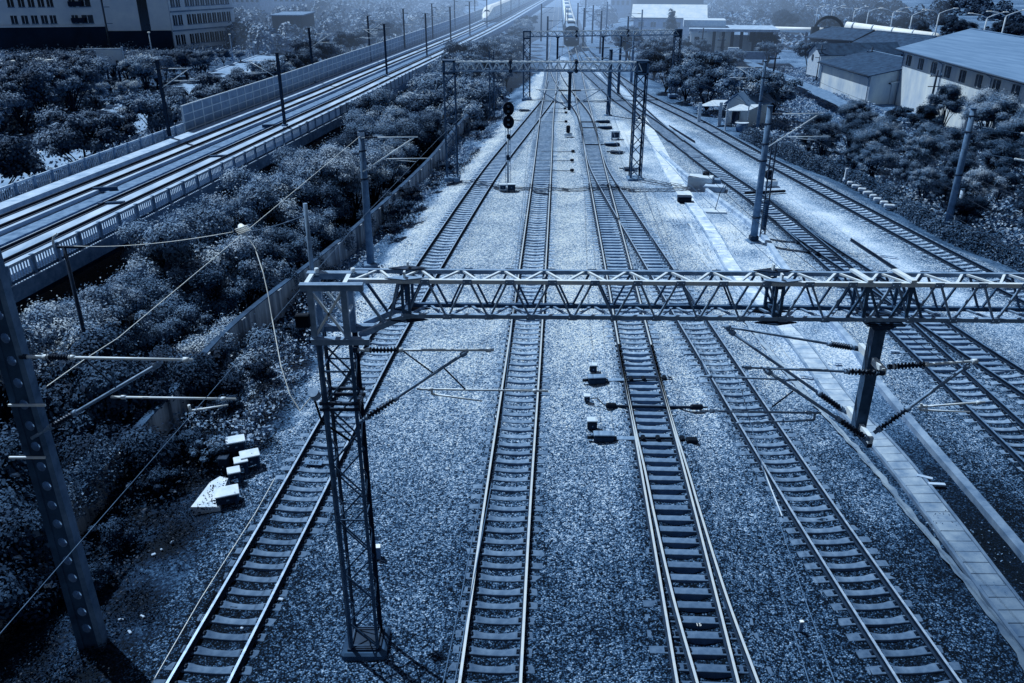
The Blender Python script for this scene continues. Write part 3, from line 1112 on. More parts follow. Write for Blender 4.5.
# arms over the bright straight track, from the near mast
cantilever(ga, 16.55, (352, 350), (494, 350), (357, 424), (468, 351), reg=((417, 389), (548, 391)), steady=((432, 394), (482, 401)),
           ties=(((403, 351), (433, 373)), ((444, 368), (465, 389))), ins_top=(.12, .34), ins_low=(.10, .36), tube='steel_l')
# arms of the hanging post
cantilever(ga, 17.0, (860, 349), (722, 326), (847, 413), (727, 329), ins_top=(.06, .22), ins_low=(.05, .24), reg=((797, 380), (700, 376)), tube='steel')
cantilever(ga, 15.75, (884, 373), (742, 367), (869, 440), (764, 369), ins_top=(.04, .26), ins_low=(.04, .30), reg=((821, 413), (700, 411)), steady=((814, 420), (736, 423)),
           ties=(((793, 391), (772, 407)),), tube='steel')
cantilever(ga, 16.2, (888, 367), (978, 361), (874, 433), (970, 364), ins_top=(.06, .42), ins_low=(.06, .36), reg=((918, 407), (985, 402)), steady=((920, 410), (970, 412)), tube='steel_l')
# insulator discs and tie on the left of the mast
mb = MB()
for i in range(3):
    mb.tube([V(313 + i * 1.2, 392 + i * 1.5, 16.2), V(313.8 + i * 1.2, 393 + i * 1.5, 16.23)], .12, 12)
mb.build('strain_insulator', 'steel', ga)
MB().tube([V(313, 395, 16.2), V(322, 422, 16.25), V(352, 442, 16.3)], .03, 6).build('jumper', 'black', ga)
mb = MB()
for z in (7.25, 7.1):
    mb.bar((MX - .45, MY - .36, z), (MX + .45, MY - .36, z), .07, .06); mb.bar((MX - .45, MY + .36, z), (MX + .45, MY + .36, z), .07, .06)
    mb.bar((MX - .4, MY - .4, z), (MX - .4, MY + .4, z), .06, .05); mb.bar((MX + .4, MY - .4, z), (MX + .4, MY + .4, z), .06, .05)
mb.build('clamp_frame', 'steel_d', ga)


# ------------------------------------------------------------------ second and third gantries
def far_gantry(label, xl, yl, xr, yr, zt, zb, zbase, posts, w=.75, n=26, pole_arms=()):
    g = thing('portal_gantry', (xl, yl, zbase), label, 'gantry')
    a, b = Vector((xl, yl, 0)), Vector((xr, yr, 0))
    d = (b - a).normalized(); s = Vector((-d.y, d.x, 0))
    P = lambda k, q, z: a + (b - a) * k + s * q * w / 2 + Vector((0, 0, z))
    for q in (-1, 1):
        MB().bar(P(0, q, zt), P(1, q, zt), .10, .10).build('top_chord', 'steel_l' if q < 0 else 'steel', g)  # front members paler here too, light put into the steel colour
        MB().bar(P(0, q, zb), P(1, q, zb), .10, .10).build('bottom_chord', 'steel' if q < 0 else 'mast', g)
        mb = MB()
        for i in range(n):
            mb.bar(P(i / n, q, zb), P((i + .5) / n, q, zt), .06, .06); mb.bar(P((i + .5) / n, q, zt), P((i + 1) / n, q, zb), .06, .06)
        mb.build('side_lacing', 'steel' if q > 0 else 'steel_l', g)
    mb = MB()
    for i in range(n):
        mb.bar(P(i / n, -1, zt + .02), P((i + .5) / n, 1, zt + .02), .05, .04); mb.bar(P((i + .55) / n, 1, zt + .02), P((i + 1) / n, -1, zt + .02), .05, .04)
    mb.build('top_lacing', 'steel_l', g)
    for x, y in ((xl, yl), (xr, yr)):
        lattice_mast(g, x, y, zbase, zb - .25, .82, .12, .9, 'mast', lw=.6)
        MB().box((x, y, zbase + .05), (1.3, 1.3, .35), 0, bev=.05).build('foundation', 'conc', g)
        m2 = MB()
        for q in (-1, 1):
            for dx in (-.42, .42):
                m2.box((x + dx, y + q * .42, (zt + zb) / 2 - .1), (.16, .06, zt - zb + .3))
            m2.box((x, y + q * .42, zt + .02), (1.0, .06, .12)); m2.box((x, y + q * .42, zb - .2), (1.0, .06, .12))
        m2.box((x, y, zt + .1), (1.0, .9, .05)); m2.box((x, y, zb - .25), (1.0, .9, .05))
        m2.build('mast_head', 'mast', g)
        if x > 8: MB().box((x, y - .1, (zt + zb) / 2 - .1), (.7, .5, zt - zb + .1)).build('counterweight_box', 'steel_d', g)
    for k, z0, arms in posts:
        c = P(k, 0, zb)
        MB().bar(c, (c.x, c.y, z0), .24, .24, up=(0, 1, 0)).build('drop_post', 'steel_d', g)
        MB().box((c.x, c.y, zb - .12), (.3, .3, .2), 0, taper=2.2).build('drop_post_head', 'steel_d', g)
        for sx in arms:
            ar = MB().tube([(c.x, c.y, z0 + 1.5), (c.x + sx * 2.7, c.y, z0 + 1.6)], .04, 6).build('cantilever', 'steel_l', g)
            MB().tube([(c.x, c.y, z0 + .1), (c.x + sx * 2.4, c.y, z0 + 1.55)], .04, 6).build('strut', 'steel', ar)
            insulator(MB(), (c.x + sx * .2, c.y, z0 + 1.51), (c.x + sx * .9, c.y, z0 + 1.53), .09).build('insulator', 'porcelain', ar)
            MB().tube([(c.x + sx * 1.2, c.y, z0 + .75), (c.x + sx * 3.1, c.y, z0 + .75)], .03, 6).build('registration_tube', 'steel_l', ar)
    for k in (.32, .66):
        m2 = MB()
        for q in (-1, 1):
            for z in (zt, zb):
                c = P(k, q, z)
                m2.tube([(c.x, c.y - .1, c.z), (c.x, c.y + .1, c.z)], .15, 10)
        m2.bar(P(k, 0, zb), P(k, 0, zt), .12, w)
        m2.build('joint_plate', 'steel_d', g)
    return g


p0, p1 = V(449, 64, 68.4), V(642, 64, 68.1)
far_gantry('second gantry from the camera, whose right lattice mast stands on bare ground', p0.x, 68.4, p1.x, 68.1, 9.0, 8.33, -.3, ((.63, 5.3, (-1, 1)),), n=22)
p0, p1 = V(527, 33, 112), V(678, 33, 115)
far_gantry('third gantry, farthest and haziest, before the oncoming train', p0.x, 112, p1.x, 115, 8.0, 7.4, -.3, ((.5, 4.4, (-1, 1)), (.2, 4.6, (1,))), n=20, w=.7)


# ------------------------------------------------------------------ concrete and steel poles
def conc_pole(name, label, cat, base, h, r0=.19, r1=.12, lean=(0, 0), group=None, mat='conc_pole', bands=(), foot=True):
    t = thing(name, base, label, cat, group)
    b = Vector(base)
    tip = b + Vector((lean[0], lean[1], h))
    MB().tube([b - Vector((0, 0, .3)), b + (tip - b) * .5, tip], [r0, (r0 + r1) / 2, r1], 14).build('pole', mat, t)
    MB().tube([tip, tip + Vector((0, 0, .06))], [r1 * 1.12, r1 * 1.05], 14).build('cap', 'conc_d', t)
    if foot:
        MB().box((b.x, b.y, b.z + .04), (.8, .8, .3), .2, bev=.05).build('footing', 'conc', t)
    for k in bands:
        c = b + (tip - b) * k
        rr = r0 + (r1 - r0) * k
        MB().tube([c - Vector((0, 0, .05)), c + Vector((0, 0, .05))], rr * 1.18, 14).build('band', 'steel_d', t)
    return t, tip


def simple_arms(t, top, sx, y, z1, ln=2.6, mt='steel_l', low=1.55, up=.05):
    """top tube, strut and registration tube on a pole, reaching to side sx"""
    x = top.x
    c = MB().tube([(x, y, z1), (x + sx * ln, y, z1 + up)], .035, 8).build('cantilever', mt, t)
    insulator(MB(), (x + sx * .25, y, z1 + .005), (x + sx * .95, y, z1 + .02), .085).build('insulator', 'porcelain', c)
    MB().tube([(x, y, z1 - low), (x + sx * ln * .93, y, z1)], .036, 8).build('strut', mt, c)
    MB().tube([(x + sx * ln * .4, y, z1 - low * .62), (x + sx * ln * 1.2, y, z1 - low * .6)], .026, 8).build('registration_tube', mt, c)
    MB().tube([(x + sx * ln * .95, y, z1 - low * .7), (x + sx * ln * .6, y, z1 - low * .66)], .02, 6).build('steady_arm', mt, c)
    return c


# near pole with the pierced web, at the left edge
b = G(96, 652, -.75)
t = thing('catenary_mast', b, 'tall concrete mast with a row of round holes, closest to the camera', 'mast')
tip = Vector((b.x + .0, b.y, 13.2))
for s, wd, mt in ((-1, .17, 'conc_d'), (1, .15, 'conc_pole')):  # shaded left and lit right flange put into the colours
    MB().bar(b + Vector((s * .275, 0, -.4)), tip + Vector((s * .185, 0, 0)), wd, .30, up=(0, 1, 0), w2=wd * .8, h2=.26).build('flange', mt, t)
holes = [.95 + i * .56 for i in range(22)]
r_ = lambda z: .17 - .03 * z / 14
pv, pf, pm = holed_plate(Vector((b.x, b.y, b.z)),   .21, .135, 13.6, .24, holes, lambda z: .15 - .04 * z / 14)
mb = MB().add(pv, pf)
mb.m = pm
mb.build('pierced_web', ['conc_d', 'conc'], t)  # web in the shade tone, hole rims in the lit tone
for py in (401, 453):
    c = V(37, py, b.y)
    MB().bar((c.x - .55, c.y - .2, c.z), (c.x + .3, c.y - .2, c.z), .05, .05).build('clamp_bar', 'steel_l', t)
cantilever(t, b.y - .1, (20, 356.5), (193, 360), (32, 438), (162, 362), reg=((111, 397), (236, 399)), steady=((190, 411), (228, 405)),
           ties=(((86, 360), (118, 389)),), ins_top=(.15, .30), ins_low=(.15, .34), tube='steel_l', r=.036)
LPB = b

cb = G(371, 266, -.45)
t, tip = conc_pole('catenary_pole', 'round concrete pole in front of the streaked boundary wall', 'pole', cb, 8.0, .24, .17, bands=(.66, .86))
MB().box((tip.x, tip.y - .05, tip.z - .2), (.34, .3, .3), 0, bev=.02).build('pole_head', 'conc_l', t)
simple_arms(t, tip, 1, tip.y - .25, tip.z - .35, 3.2, low=1.9)
MB().bar(tip + Vector((-.6, 0, -1.3)), tip + Vector((.2, 0, -1.3)), .07, .07).build('bracket', 'steel_d', t)
P365 = tip
cb = G(753, 243, -.3)
t, tip = conc_pole('catenary_pole', 'left, stouter one of the two close-set poles beside the bare kerb', 'pole', cb, 8.55, .24, .17, bands=(.2, .62, .74, .88))
MB().box((cb.x, cb.y, cb.z + .25), (.55, .5, .55), 0, bev=.05).build('collar', 'steel_d', t)
MB().bar(cb + Vector((.2, -.1, 2.7)), cb + Vector((.75, -.1, 2.6)), .05, .05).build('hook', 'steel_d', t)
simple_arms(t, tip, 1, tip.y + .5, tip.z - .55, 3.4, low=2.2)
P757 = tip
cb2 = G(762, 238, -.3)
t = thing('tension_weight_mast', cb2, 'right, rusted weight mast of the close-set pair by the kerb', 'mast')
for s in (-.14, .14):
    MB().bar(cb2 + Vector((s, 0, -.2)), cb2 + Vector((s, 0, 6.2)), .06, .14).build('channel', 'steel_d', t)
mb = MB()
for i in range(14):
    mb.tube([cb2 + Vector((.0, -.02, .6 + i * .14)), cb2 + Vector((0, -.02, .73 + i * .14))], .17, 10)
mb.build('weights', 'conc_d', t)
mb = MB()
for i in range(10):
    mb.bar(cb2 + Vector((-.14, 0, .3 + i * .6)), cb2 + Vector((.14, 0, .6 + i * .6)), .04, .03)
mb.build('lacing', 'steel_d', t)
cb = G(945, 236, -.6)
t, tip = conc_pole('catenary_pole', 'round concrete pole standing at the foot of the dark hedge', 'pole', cb, 8.3, .25, .17, bands=(.5, .83, .95), foot=False)
P945 = tip
for k, z in ((0, -1.0), (1, -2.6)):
    c = MB().tube([tip + Vector((0, 0, z)), tip + Vector((3.4, -1.6, z - .35))], .02, 6).build('stay_wire', 'wire', t)
    insulator(MB(), tip + Vector((2.6, -1.22, z - .27)), tip + Vector((3.2, -1.5, z - .33)), .09).build('insulator', 'steel_l', c)
cb = G(953, 233, -.7)
t, tip = conc_pole('relay_post', 'short pale post tucked behind the pole by the hedge', 'post', cb, 3.0, .14, .12, foot=False, mat='conc_l')
cb = G(756, 139, -.5)
t, tip = conc_pole('catenary_pole', 'slim pale pole beside the small hut', 'pole', cb, 7.6, .2, .14, bands=(.5, .8), foot=False)
simple_arms(t, tip, -1, tip.y, tip.z - .6, 2.8)
cb = G(608, 116, -.3)
t, tip = conc_pole('catenary_pole', 'dark pole between the crossing rails beyond the second gantry', 'pole', cb, 7.3, .26, .2, bands=(.3, .6), mat='conc_d')
simple_arms(t, tip, -1, tip.y, tip.z - .9, 3.0)
i = 0
FARP = [(618, 96, 10, 'dark', 1), (631, 120 - 35, 12, 'grey', -1), (583, 47, 20, 'dark', 1), (592, 42, 12, 'dark', -1), (626, 62, 12, 'dark', 1), (577, 38, 10, 'dark', 1), (600, 52, 14, 'dark', -1), (547, 62, 22, 'dark', 1), (640, 50, 14, 'grey', -1), (541, 40, 12, 'dark', 1), (585, 26, 2, 'dark', 1), (606, 36, 5, 'grey', -1)]
WHERE = ['right of the dark pole past the second gantry', 'standing at the edge of the bushes past the second gantry', 'close beside the front of the oncoming train', 'right behind the front of the oncoming train',
         'rising over the third gantry from the bushes behind', 'left of the third gantry hanging post', 'between the oncoming train and the pale sheds', 'on the left verge below the third gantry',
         'in front of the long white roofed shed', 'among the hazy trees left of the far tracks', 'far behind the train by its rear coaches', 'small, between the far track and the pale sheds']
for (px, py, tp, kind, sx), wh in zip(FARP, WHERE):
    cb = G(px, py, -.4)
    t, tip = conc_pole('catenary_pole', 'thin far pole ' + wh, 'pole', cb, 7.6, .2, .15, foot=False, mat='conc_d' if kind == 'dark' else 'conc_pole')
    simple_arms(t, tip, sx, tip.y, tip.z - .7, 2.8, mt='steel')
# lattice mast left of the second gantry, another beyond
for px, py, lb in ((492, 118, 'thin lattice mast on the left verge between the first two signals and the bushes'), (566, 41 + 3, 'thin lattice mast left of the oncoming train')):
    cb = G(px, py, -.4)
    t = thing('lattice_mast', cb, lb, 'mast')
    lattice_mast(t, cb.x, cb.y, -.4, 7.0, .5, .1, 1.0)

# poles of the viaduct
def via_pole(base, sx, label):
    t = thing('viaduct_pole', base, label, 'pole', 'catenary poles standing on the viaduct')
    b = Vector(base)
    h = 7.0
    m1 = MB()
    for s in (-.13, .13):
        m1.bar(b + Vector((0, s, 0)), b + Vector((0, s, h)), .26, .025, up=(0, 1, 0))
    m1.bar(b, b + Vector((0, 0, h)), .03, .235, up=(0, 1, 0))
    m1.build('column', 'steel_d', t)
    MB().box((b.x, b.y, b.z + .1), (.6, .6, .2), .1, bev=.04).build('plinth', 'conc', t)
    MB().bar(b + Vector((-.6 * sx * -1, 0, h + .02)), b + Vector((-.5 * sx, 0, h + .02)), .08, .06).build('crossbar', 'steel_d', t)
    simple_arms(t, b, sx, b.y, b.z + h - .75, 3.0, low=1.7)


R_ = [(285, 126), (387, 75.5), (427, 56.5), (451, 45), (470, 35.5), (487, 27), (501, 20), (511, 14), (519, 9)]
for i, (px, py) in enumerate(R_):
    via_pole(G(px, py, .95), -1, 'grey pole on the near edge of the viaduct, %s from the camera' % nth(i).replace('nearest', 'closest'))
L_ = [(170, 138), (314, 82.5), (370.5, 61), (405, 48.5), (433, 39), (455, 29), (475, 20.5)]
for i, (px, py) in enumerate(L_):
    via_pole(G(px, py, .95), 1, 'grey pole on the far edge of the viaduct, %s from the camera' % nth(i).replace('nearest', 'closest'))

# ------------------------------------------------------------------ wires
def wire(label, pts, r=.012, mat='wire', sag=0.0, name='overhead_wire', cat='wire'):
    pts = [Vector(p) for p in pts]
    out = []
    for a, b_ in zip(pts, pts[1:]):
        for k in range(12):
            q = k / 12
            out.append(a.lerp(b_, q) - Vector((0, 0, 4 * sag * q * (1 - q))))
    out.append(pts[-1])
    return single(MB().tube(out, r, 5), name, mat, label, cat)


post = V(64, 247, 31)
t = thing('line_post', Vector((post.x, post.y, -4.6)), 'thin dark post with a crossarm poking out of the trees by the viaduct', 'post')
MB().tube([(post.x, post.y, -4.8), (post.x, post.y, post.z)], [.11, .07], 10).build('post', 'steel_d', t)
MB().bar(post + Vector((-.25, 0, 0)), post + Vector((.75, 0, 0)), .09, .09).build('crossarm', 'steel_d', t)
lp = [V(54 + dx, 244 - dy, 31) for dx, dy in ((0, -4), (-1, 3), (0, 8), (3, 10))]
MB().tube(lp, .05, 8).build('hook', 'steel_l', t)
ins = V(243, 230, 20.5)
end = Vector((-4.36, 17.1, 11.3))
wire('pale wire from the post in the trees to the white insulator', [V(74, 246, 31), V(233, 232, 21)], .011, 'wire_l', .15)
t = thing('strain_insulator', ins, 'white insulator hung in mid air above the trees', 'insulator')
MB().tube([V(240, 225, 20.6), V(243, 230, 20.5), V(245, 233, 20.4)], [.06, .13, .10], 10).build('body', 'white', t)
mb = MB()
for k in range(4):
    q = V(241 + k * 1.1, 227 + k * 1.5, 20.55 - .03 * k)
    mb.tube([q, q + Vector((.01, -.005, -.03))], .17, 10)
mb.build('sheds', 'white', t)
wire('short dark tie between the white insulator and the gantry post', [V(246, 232, 20.3), end], .012, 'wire', .05)
wire('white cable drooping from the hung insulator down to the lattice mast', [V(244, 232, 20.4), V(255, 248, 20.1), V(263, 272, 19.5), V(268, 294, 19.1), V(272, 318, 18.7), V(281, 366, 17.6), V(290, 395, 17.1), V(300, 411, 16.9), V(312, 396, 16.3)], .013, 'wire_l', .0, name='down_lead', cat='cable')
wa = V(43, 389, 16.4)
wire('pale strained wire from the pierced mast to the round pole by the wall', [wa, V(85, 359, 18.5), V(118, 338, 20.5), P365 + Vector((0, -.1, -.25))], .011, 'wire_l', .0)
cw = V(206, 398, 16.4)
aline = offset(TR['A'], 0)
off0 = cw.x - x_at(TR['A'], cw.y)
wpts = [V(0, 628, 10.2)] if False else []
pA = [Vector((x_at(TR['A'], y) + off0, y, cw.z)) for y in (6, 16.4, 31, 46.6, 62, 78, 95)]
wire('contact wire over the leftmost track, crossing the arm of the pierced mast', pA, .008, 'wire', .0)
for key, lb in (('B', 'contact wire over the straight shining track'), ('C', 'contact wire over the middle track'), ('D', 'contact wire over the track swinging out right'), ('E', 'contact wire over the dark track by the kerb'), ('F', 'contact wire over the track beside the hedge')):
    pz = [Vector((x_at(TR[key], y) + (.2 if i % 2 else -.2), y, 6.2)) for i, y in enumerate((4, 16.5, 42, 68, 90, 113, 140)) if y < TR[key][-1].y or y < 100]
    wire(lb, pz, .011, 'wire' if key in 'BCD' else 'wire_d', .0)
    pz = [Vector((p.x, p.y, 7.6)) for p in pz]
    wire(lb.replace('contact wire', 'upper carrier wire'), pz, .010, 'wire' if key in 'BC' else 'wire_d', .5)
# thin cables lying or strung low beside the outer track
c = [G(*p, .1) for p in [(130, 683 + 60), (152, 683), (200, 600), (256, 512), (275, 478)]]
wire('thin pale cable strung low beside the leftmost track', c, .012, 'wire_l', .0, name='trackside_cable', cat='cable')
for i, (dz, sx) in enumerate(((-.9, 'upper'), (-2.5, 'lower'))):
    wire('%s line wire sweeping right from the pole by the hedge' % sx, [P945 + Vector((3.4, -1.6, dz - .4)), P945 + Vector((26, -16, dz - .9))], .014, 'wire', .3)
wire('dark line wire running past the hedge pole toward the hut', [P945 + Vector((.1, 0, -4.0)), Vector((25.3, 86.9, 4.0))], .012, 'wire_d', .6)
wire('dark line wire hanging in front of the tall bushes', [P945 + Vector((.1, 0, -4.0)), Vector((36, 30, 3.2))], .012, 'wire_d', .5)

# ------------------------------------------------------------------ signal
b = G(508, 186, -.25)
t = thing('railway_signal', b, 'tall signal with two black oval heads between the two left tracks', 'signal')
MB().tube([b, b + Vector((0, 0, 4.9))], [.085, .07], 10).build('post', 'cream', t)
for z in (5.95, 4.95):
    z = z + .1
    c = b + Vector((.05, -.12, z))
    hd = MB()
    n = 20
    ring = [(math.cos(2 * PI * k / n) * .44, math.sin(2 * PI * k / n) * .52) for k in range(n)]
    hd.add([(c.x + x, c.y, c.z + q) for x, q in ring] + [(c.x + x, c.y + .07, c.z + q) for x, q in ring], [tuple(range(n)), tuple(reversed(range(n, 2 * n)))] + [(k, n + k, n + (k + 1) % n, (k + 1) % n) for k in range(n)])
    h = hd.build('signal_head', 'black', t)
    for dz in (.18, -.2):
        lens = MB()
        lens.tube([(c.x, c.y - .006, c.z + dz), (c.x, c.y - .30, c.z + dz - .03)], [.14, .16], 12, cap=False)
        lens.build('hood', 'black', h)
        MB().tube([(c.x, c.y - .004, c.z + dz), (c.x, c.y - .03, c.z + dz)], .10, 12).build('lens', 'steel', h)
MB().tube([b + Vector((0, 0, 4.9)), b + Vector((0, 0, 6.5))], .05, 8).build('upper_post', 'steel_d', t)
MB().box((b.x + .05, b.y - .12, b.z + 3.95), (.3, .22, .34), 0, bev=.05).build('small_lamp', 'black', t)
MB().box((b.x, b.y - .05, b.z + 2.3), (.26, .2, .4), 0, bev=.03).build('bracket_box', 'steel_d', t)
mb = MB()
for s in (-.2, .2):
    mb.bar(b + Vector((s, .2, 0)), b + Vector((s, .2, 5.6)), .03, .03)
for k in range(16):
    mb.bar(b + Vector((-.2, .2, .3 + k * .33)), b + Vector((.2, .2, .3 + k * .33)), .025, .025)
mb.build('ladder', 'steel', t)


def relay_box(name, label, c, d, mat='cream', legs=.0, rz=0.0, group=None, lid=True, dark=None):
    t = thing(name, (c[0], c[1], c[2]), label, 'box', group)
    MB().box((c[0], c[1], c[2] + legs + d[2] / 2), d, rz, bev=.02).build('cabinet', dark or mat, t)
    if lid:
        MB().box((c[0], c[1], c[2] + legs + d[2] + .025), (d[0] + .05, d[1] + .05, .05), rz, bev=.015).build('lid', mat, t)
    cf, sf = math.cos(rz), math.sin(rz)
    fx, fy = c[0] + sf * (d[1] / 2 + .006), c[1] - cf * (d[1] / 2 + .006)
    MB().box((fx, fy, c[2] + legs + d[2] * .5), (d[0] * .8, .014, d[2] * .72), rz, bev=.005).build('door', 'steel_d', t)
    MB().box((fx + sf * .02, fy - cf * .02, c[2] + legs + d[2] * .5), (d[0] * .12, .03, .04), rz).build('handle', 'steel', t)
    if legs:
        ca, sa = math.cos(rz), math.sin(rz)
        for sx in (-1, 1):
            for sy in (-1, 1):
                x, y = sx * d[0] * .36, sy * d[1] * .36
                MB().box((c[0] + x * ca - y * sa, c[1] + x * sa + y * ca, c[2] + legs / 2 - .05), (.09, .09, legs + .1), rz).build('leg', 'conc_d', t)
    return t


q = G(503, 191, -.23); relay_box('relay_box', 'pale relay box left of the foot of the signal with oval heads', q, (.55, .5, .42), 'cream', .12)
q = G(511.5, 191, -.23); relay_box('relay_box', 'dark fronted relay box right of the foot of the signal with oval heads', q, (.6, .5, .45), 'cream', .1, dark='steel_d')

# the white cabinets by the leftmost track
z0 = -.42
CAB = [((229, 499), (.95, .72, .36), .34, 'biggest white cabinet on legs, nearest of the cluster beside the pale concrete slab'),
       ((236, 478), (.5, .5, .30), .42, 'small white cabinet directly behind the biggest one of the cluster'),
       ((243, 468), (.55, .5, .30), .45, 'middle small white cabinet of the cluster beside the leftmost track'),
       ((252, 463), (.8, .62, .42), .4, 'white cabinet of the cluster standing closest to the leftmost track'),
       ((238.5, 453), (.8, .6, .42), .62, 'farthest and tallest white cabinet of the cluster, by the weeds')]
for (px, py), d, lg, lb in CAB:
    q = G(px, py + 7, z0); relay_box('equipment_cabinet', lb, q, tuple(v_ * .78 for v_ in d), 'cream', lg * .85, .42 + random.uniform(-.08, .08), 'white cabinets by the leftmost track', dark='conc_d')  # shade of the sides put into the body colour; lid stays pale
mb = MB()
P = [G(*p, -.36) for p in ((192, 513), (221, 513), (222, 503), (229, 484), (221, 482), (211, 488))]
mb.prism([(p.x, p.y) for p in P], -.62, -.12)
single(mb, 'concrete_slab', 'cream', 'pale flat concrete slab on the verge before the white cabinets', 'slab')
for i in range(3):
    q = G((226, 233, 240)[i], (473, 464, 459)[i], -.5)
    t = relay_box('cable_terminal', ('dark cable terminal left of the white cabinets, nearest', 'dark cable terminal tucked between the small white cabinets', 'dark cable terminal under the farthest white cabinet')[i], q, (.3, .3, .55), 'steel_d', .1)

# point machines and their boxes at the set of points
def point_machine(label, pl, pr, box=None):
    """motor beside the track and the rods that run under both rails"""
    a = G(*pl, -.1); e = G(*pr, -.1)
    t = thing('point_machine', (a.x, a.y, -.25), label, 'point machine', 'point machines at the set of points')
    d = (e - a).normalized(); rz = math.atan2(d.y, d.x)
    MB().box((a.x, a.y, -.12), (.78, .34, .30), rz, bev=.05).build('motor_case', 'steel_d', t)
    MB().box((a.x, a.y, .055), (.80, .36, .05), rz, bev=.02).build('motor_lid', 'steel', t)
    MB().tube([a - d * .62 + Vector((0, 0, -.02)), a - d * .38 + Vector((0, 0, -.02))], .07, 8).build('cable_gland', 'black', t)
    for oy in (-.10, .1):
        s = Vector((-d.y, d.x, 0)) * oy
        MB().bar(a + d * .4 + s + Vector((0, 0, -.07)), e + s + Vector((0, 0, -.07)), .07, .05).build('rod', 'clip', t)
    c = a + d * .85
    MB().box((c.x, c.y, -.16), (.8, .26, .08), rz, bev=.02).build('bearer', 'steel', t)
    for k in (.45, .62, .9):
        c = a + (e - a) * k
        MB().box((c.x, c.y, -.12), (.16, .30, .14), rz, bev=.03).build('lug', 'black', t)
    return t


point_machine('far point machine of the pair, with its rods passing under both rails', (597, 379.5), (672, 377))
point_machine('near point machine of the pair, with its rods ending in a black stub', (604, 437), (691, 438))
q = G(600.5, 365 + 9, -.22); relay_box('junction_box', 'square black fronted box with pale lid beside the far point machine', q - Vector((.30, -.30, 0)), (.30, .28, .30), 'cream', .0, dark='black')
q = G(592, 428, -.22); relay_box('junction_box', 'square black fronted box with pale lid beside the near point machine', q, (.36, .32, .36), 'cream', .0, dark='black')
q = G(587, 401, -.22); relay_box('junction_box', 'small pale topped box wired to the dark rod between the point machines', q, (.22, .2, .24), 'cream', .0, dark='black')
a, e = G(606, 406, -.1), G(699, 407.5, -.1)
t = thing('detector_rod', a, 'dark detector bar crossing under both rails between the point machines', 'rod')
MB().bar(a, e, .09, .09).build('bar', 'clip', t)
for p_, ln in ((a + Vector((.1, 0, 0)), .42), (e - Vector((.2, 0, 0)), .5)):
    MB().box((p_.x + .1, p_.y, -.08), (ln, .2, .2), 0, bev=.04).build('housing', 'black', t)
MB().tube([e, e + Vector((.35, .03, 0))], .035, 6).build('end_stub', 'black', t)
MB().tube([G(589, 399, .0), G(597, 398, .05), G(603, 404, -.05), a], .02, 6).build('lead', 'black', t)
MB().box((G(692, 438).x, G(692, 438).y, -.12), (.42, .3, .2), 0, bev=.03).build('end_block', 'black', t)

# switch gear farther along
FS = [((612, 145), 'far point machine with dark rods right of the middle track, nearest of the far group'), ((605, 128), 'second far point machine right of the middle track'), ((603, 122), 'third far point machine by the crossover rails'),
      ((481, 111 + 40), ''), ]
for (px, py), lb in FS[:3]:
    a = G(px, py, -.15)
    t = thing('point_machine', a, lb, 'point machine', 'far point machines')
    MB().box((a.x, a.y, -.1), (1.5, .45, .28), .1, bev=.06).build('motor_case', 'steel_d', t)
    MB().box((a.x - .2, a.y, .06), (.9, .42, .05), .1, bev=.02).build('motor_lid', 'steel', t)
    MB().bar((a.x - 2.6, a.y, -.12), (a.x - .7, a.y, -.12), .1, .08).build('rod', 'clip', t)
for (px, py), lb in (((615, 139), 'pale relay box beside the far point machines'), ((616.5, 153), 'dark low casting by the dusty strip, right of the far point machines'), ((568, 136), 'small dwarf signal between the shining track and the middle track'),
                     ((524, 111), 'dark point rodding casting on the left verge near the first switch'), ((630, 170), 'dark iron plate lying on the dusty strip by the lattice mast')):
    a = G(px, py, -.2)
    if 'dwarf' in lb:
        t = thing('dwarf_signal', a, lb, 'signal')
        MB().box((a.x, a.y, -.02), (.8, .5, .3), 0, bev=.05).build('base', 'cream', t)
        MB().box((a.x, a.y, .5), (.4, .3, .75), 0, bev=.08).build('signal_head', 'black', t)
        MB().tube([(a.x, a.y - .16, .62), (a.x, a.y - .3, .6)], .1, 10).build('lens', 'black', t)
    elif 'pale' in lb:
        relay_box('relay_box', lb, a, (.9, .6, .7), 'cream', .1)
    else:
        t = thing('iron_casting', a, lb, 'casting')
        MB().box((a.x, a.y, -.1), (1.2, .5, .2), -.3, bev=.06, mi=0).build('casting', 'steel_d', t)
        MB().bar((a.x - .9, a.y + .2, -.1), (a.x + .8, a.y - .2, -.08), .1, .08).build('bar', 'steel_d', t)
for i in range(6):
    a = G((565, 566, 566, 573, 572, 572)[i], (106 + 3, 113, 122, 152, 161, 171)[i] + 0, -.2)
    t = thing('rodding_chair', a, 'small black rod support between the two main tracks, %s from the far end' % ('first second third fourth fifth sixth'.split()[i]), 'casting', 'rod supports between the main tracks')
    MB().box((a.x, a.y, -.12), (.34, .26, .22), 0, bev=.05).build('block', 'black', t)
    MB().bar((a.x - 3.0, a.y, -.17), (a.x, a.y, -.17), .05, .04).build('rod', 'steel_d', t)

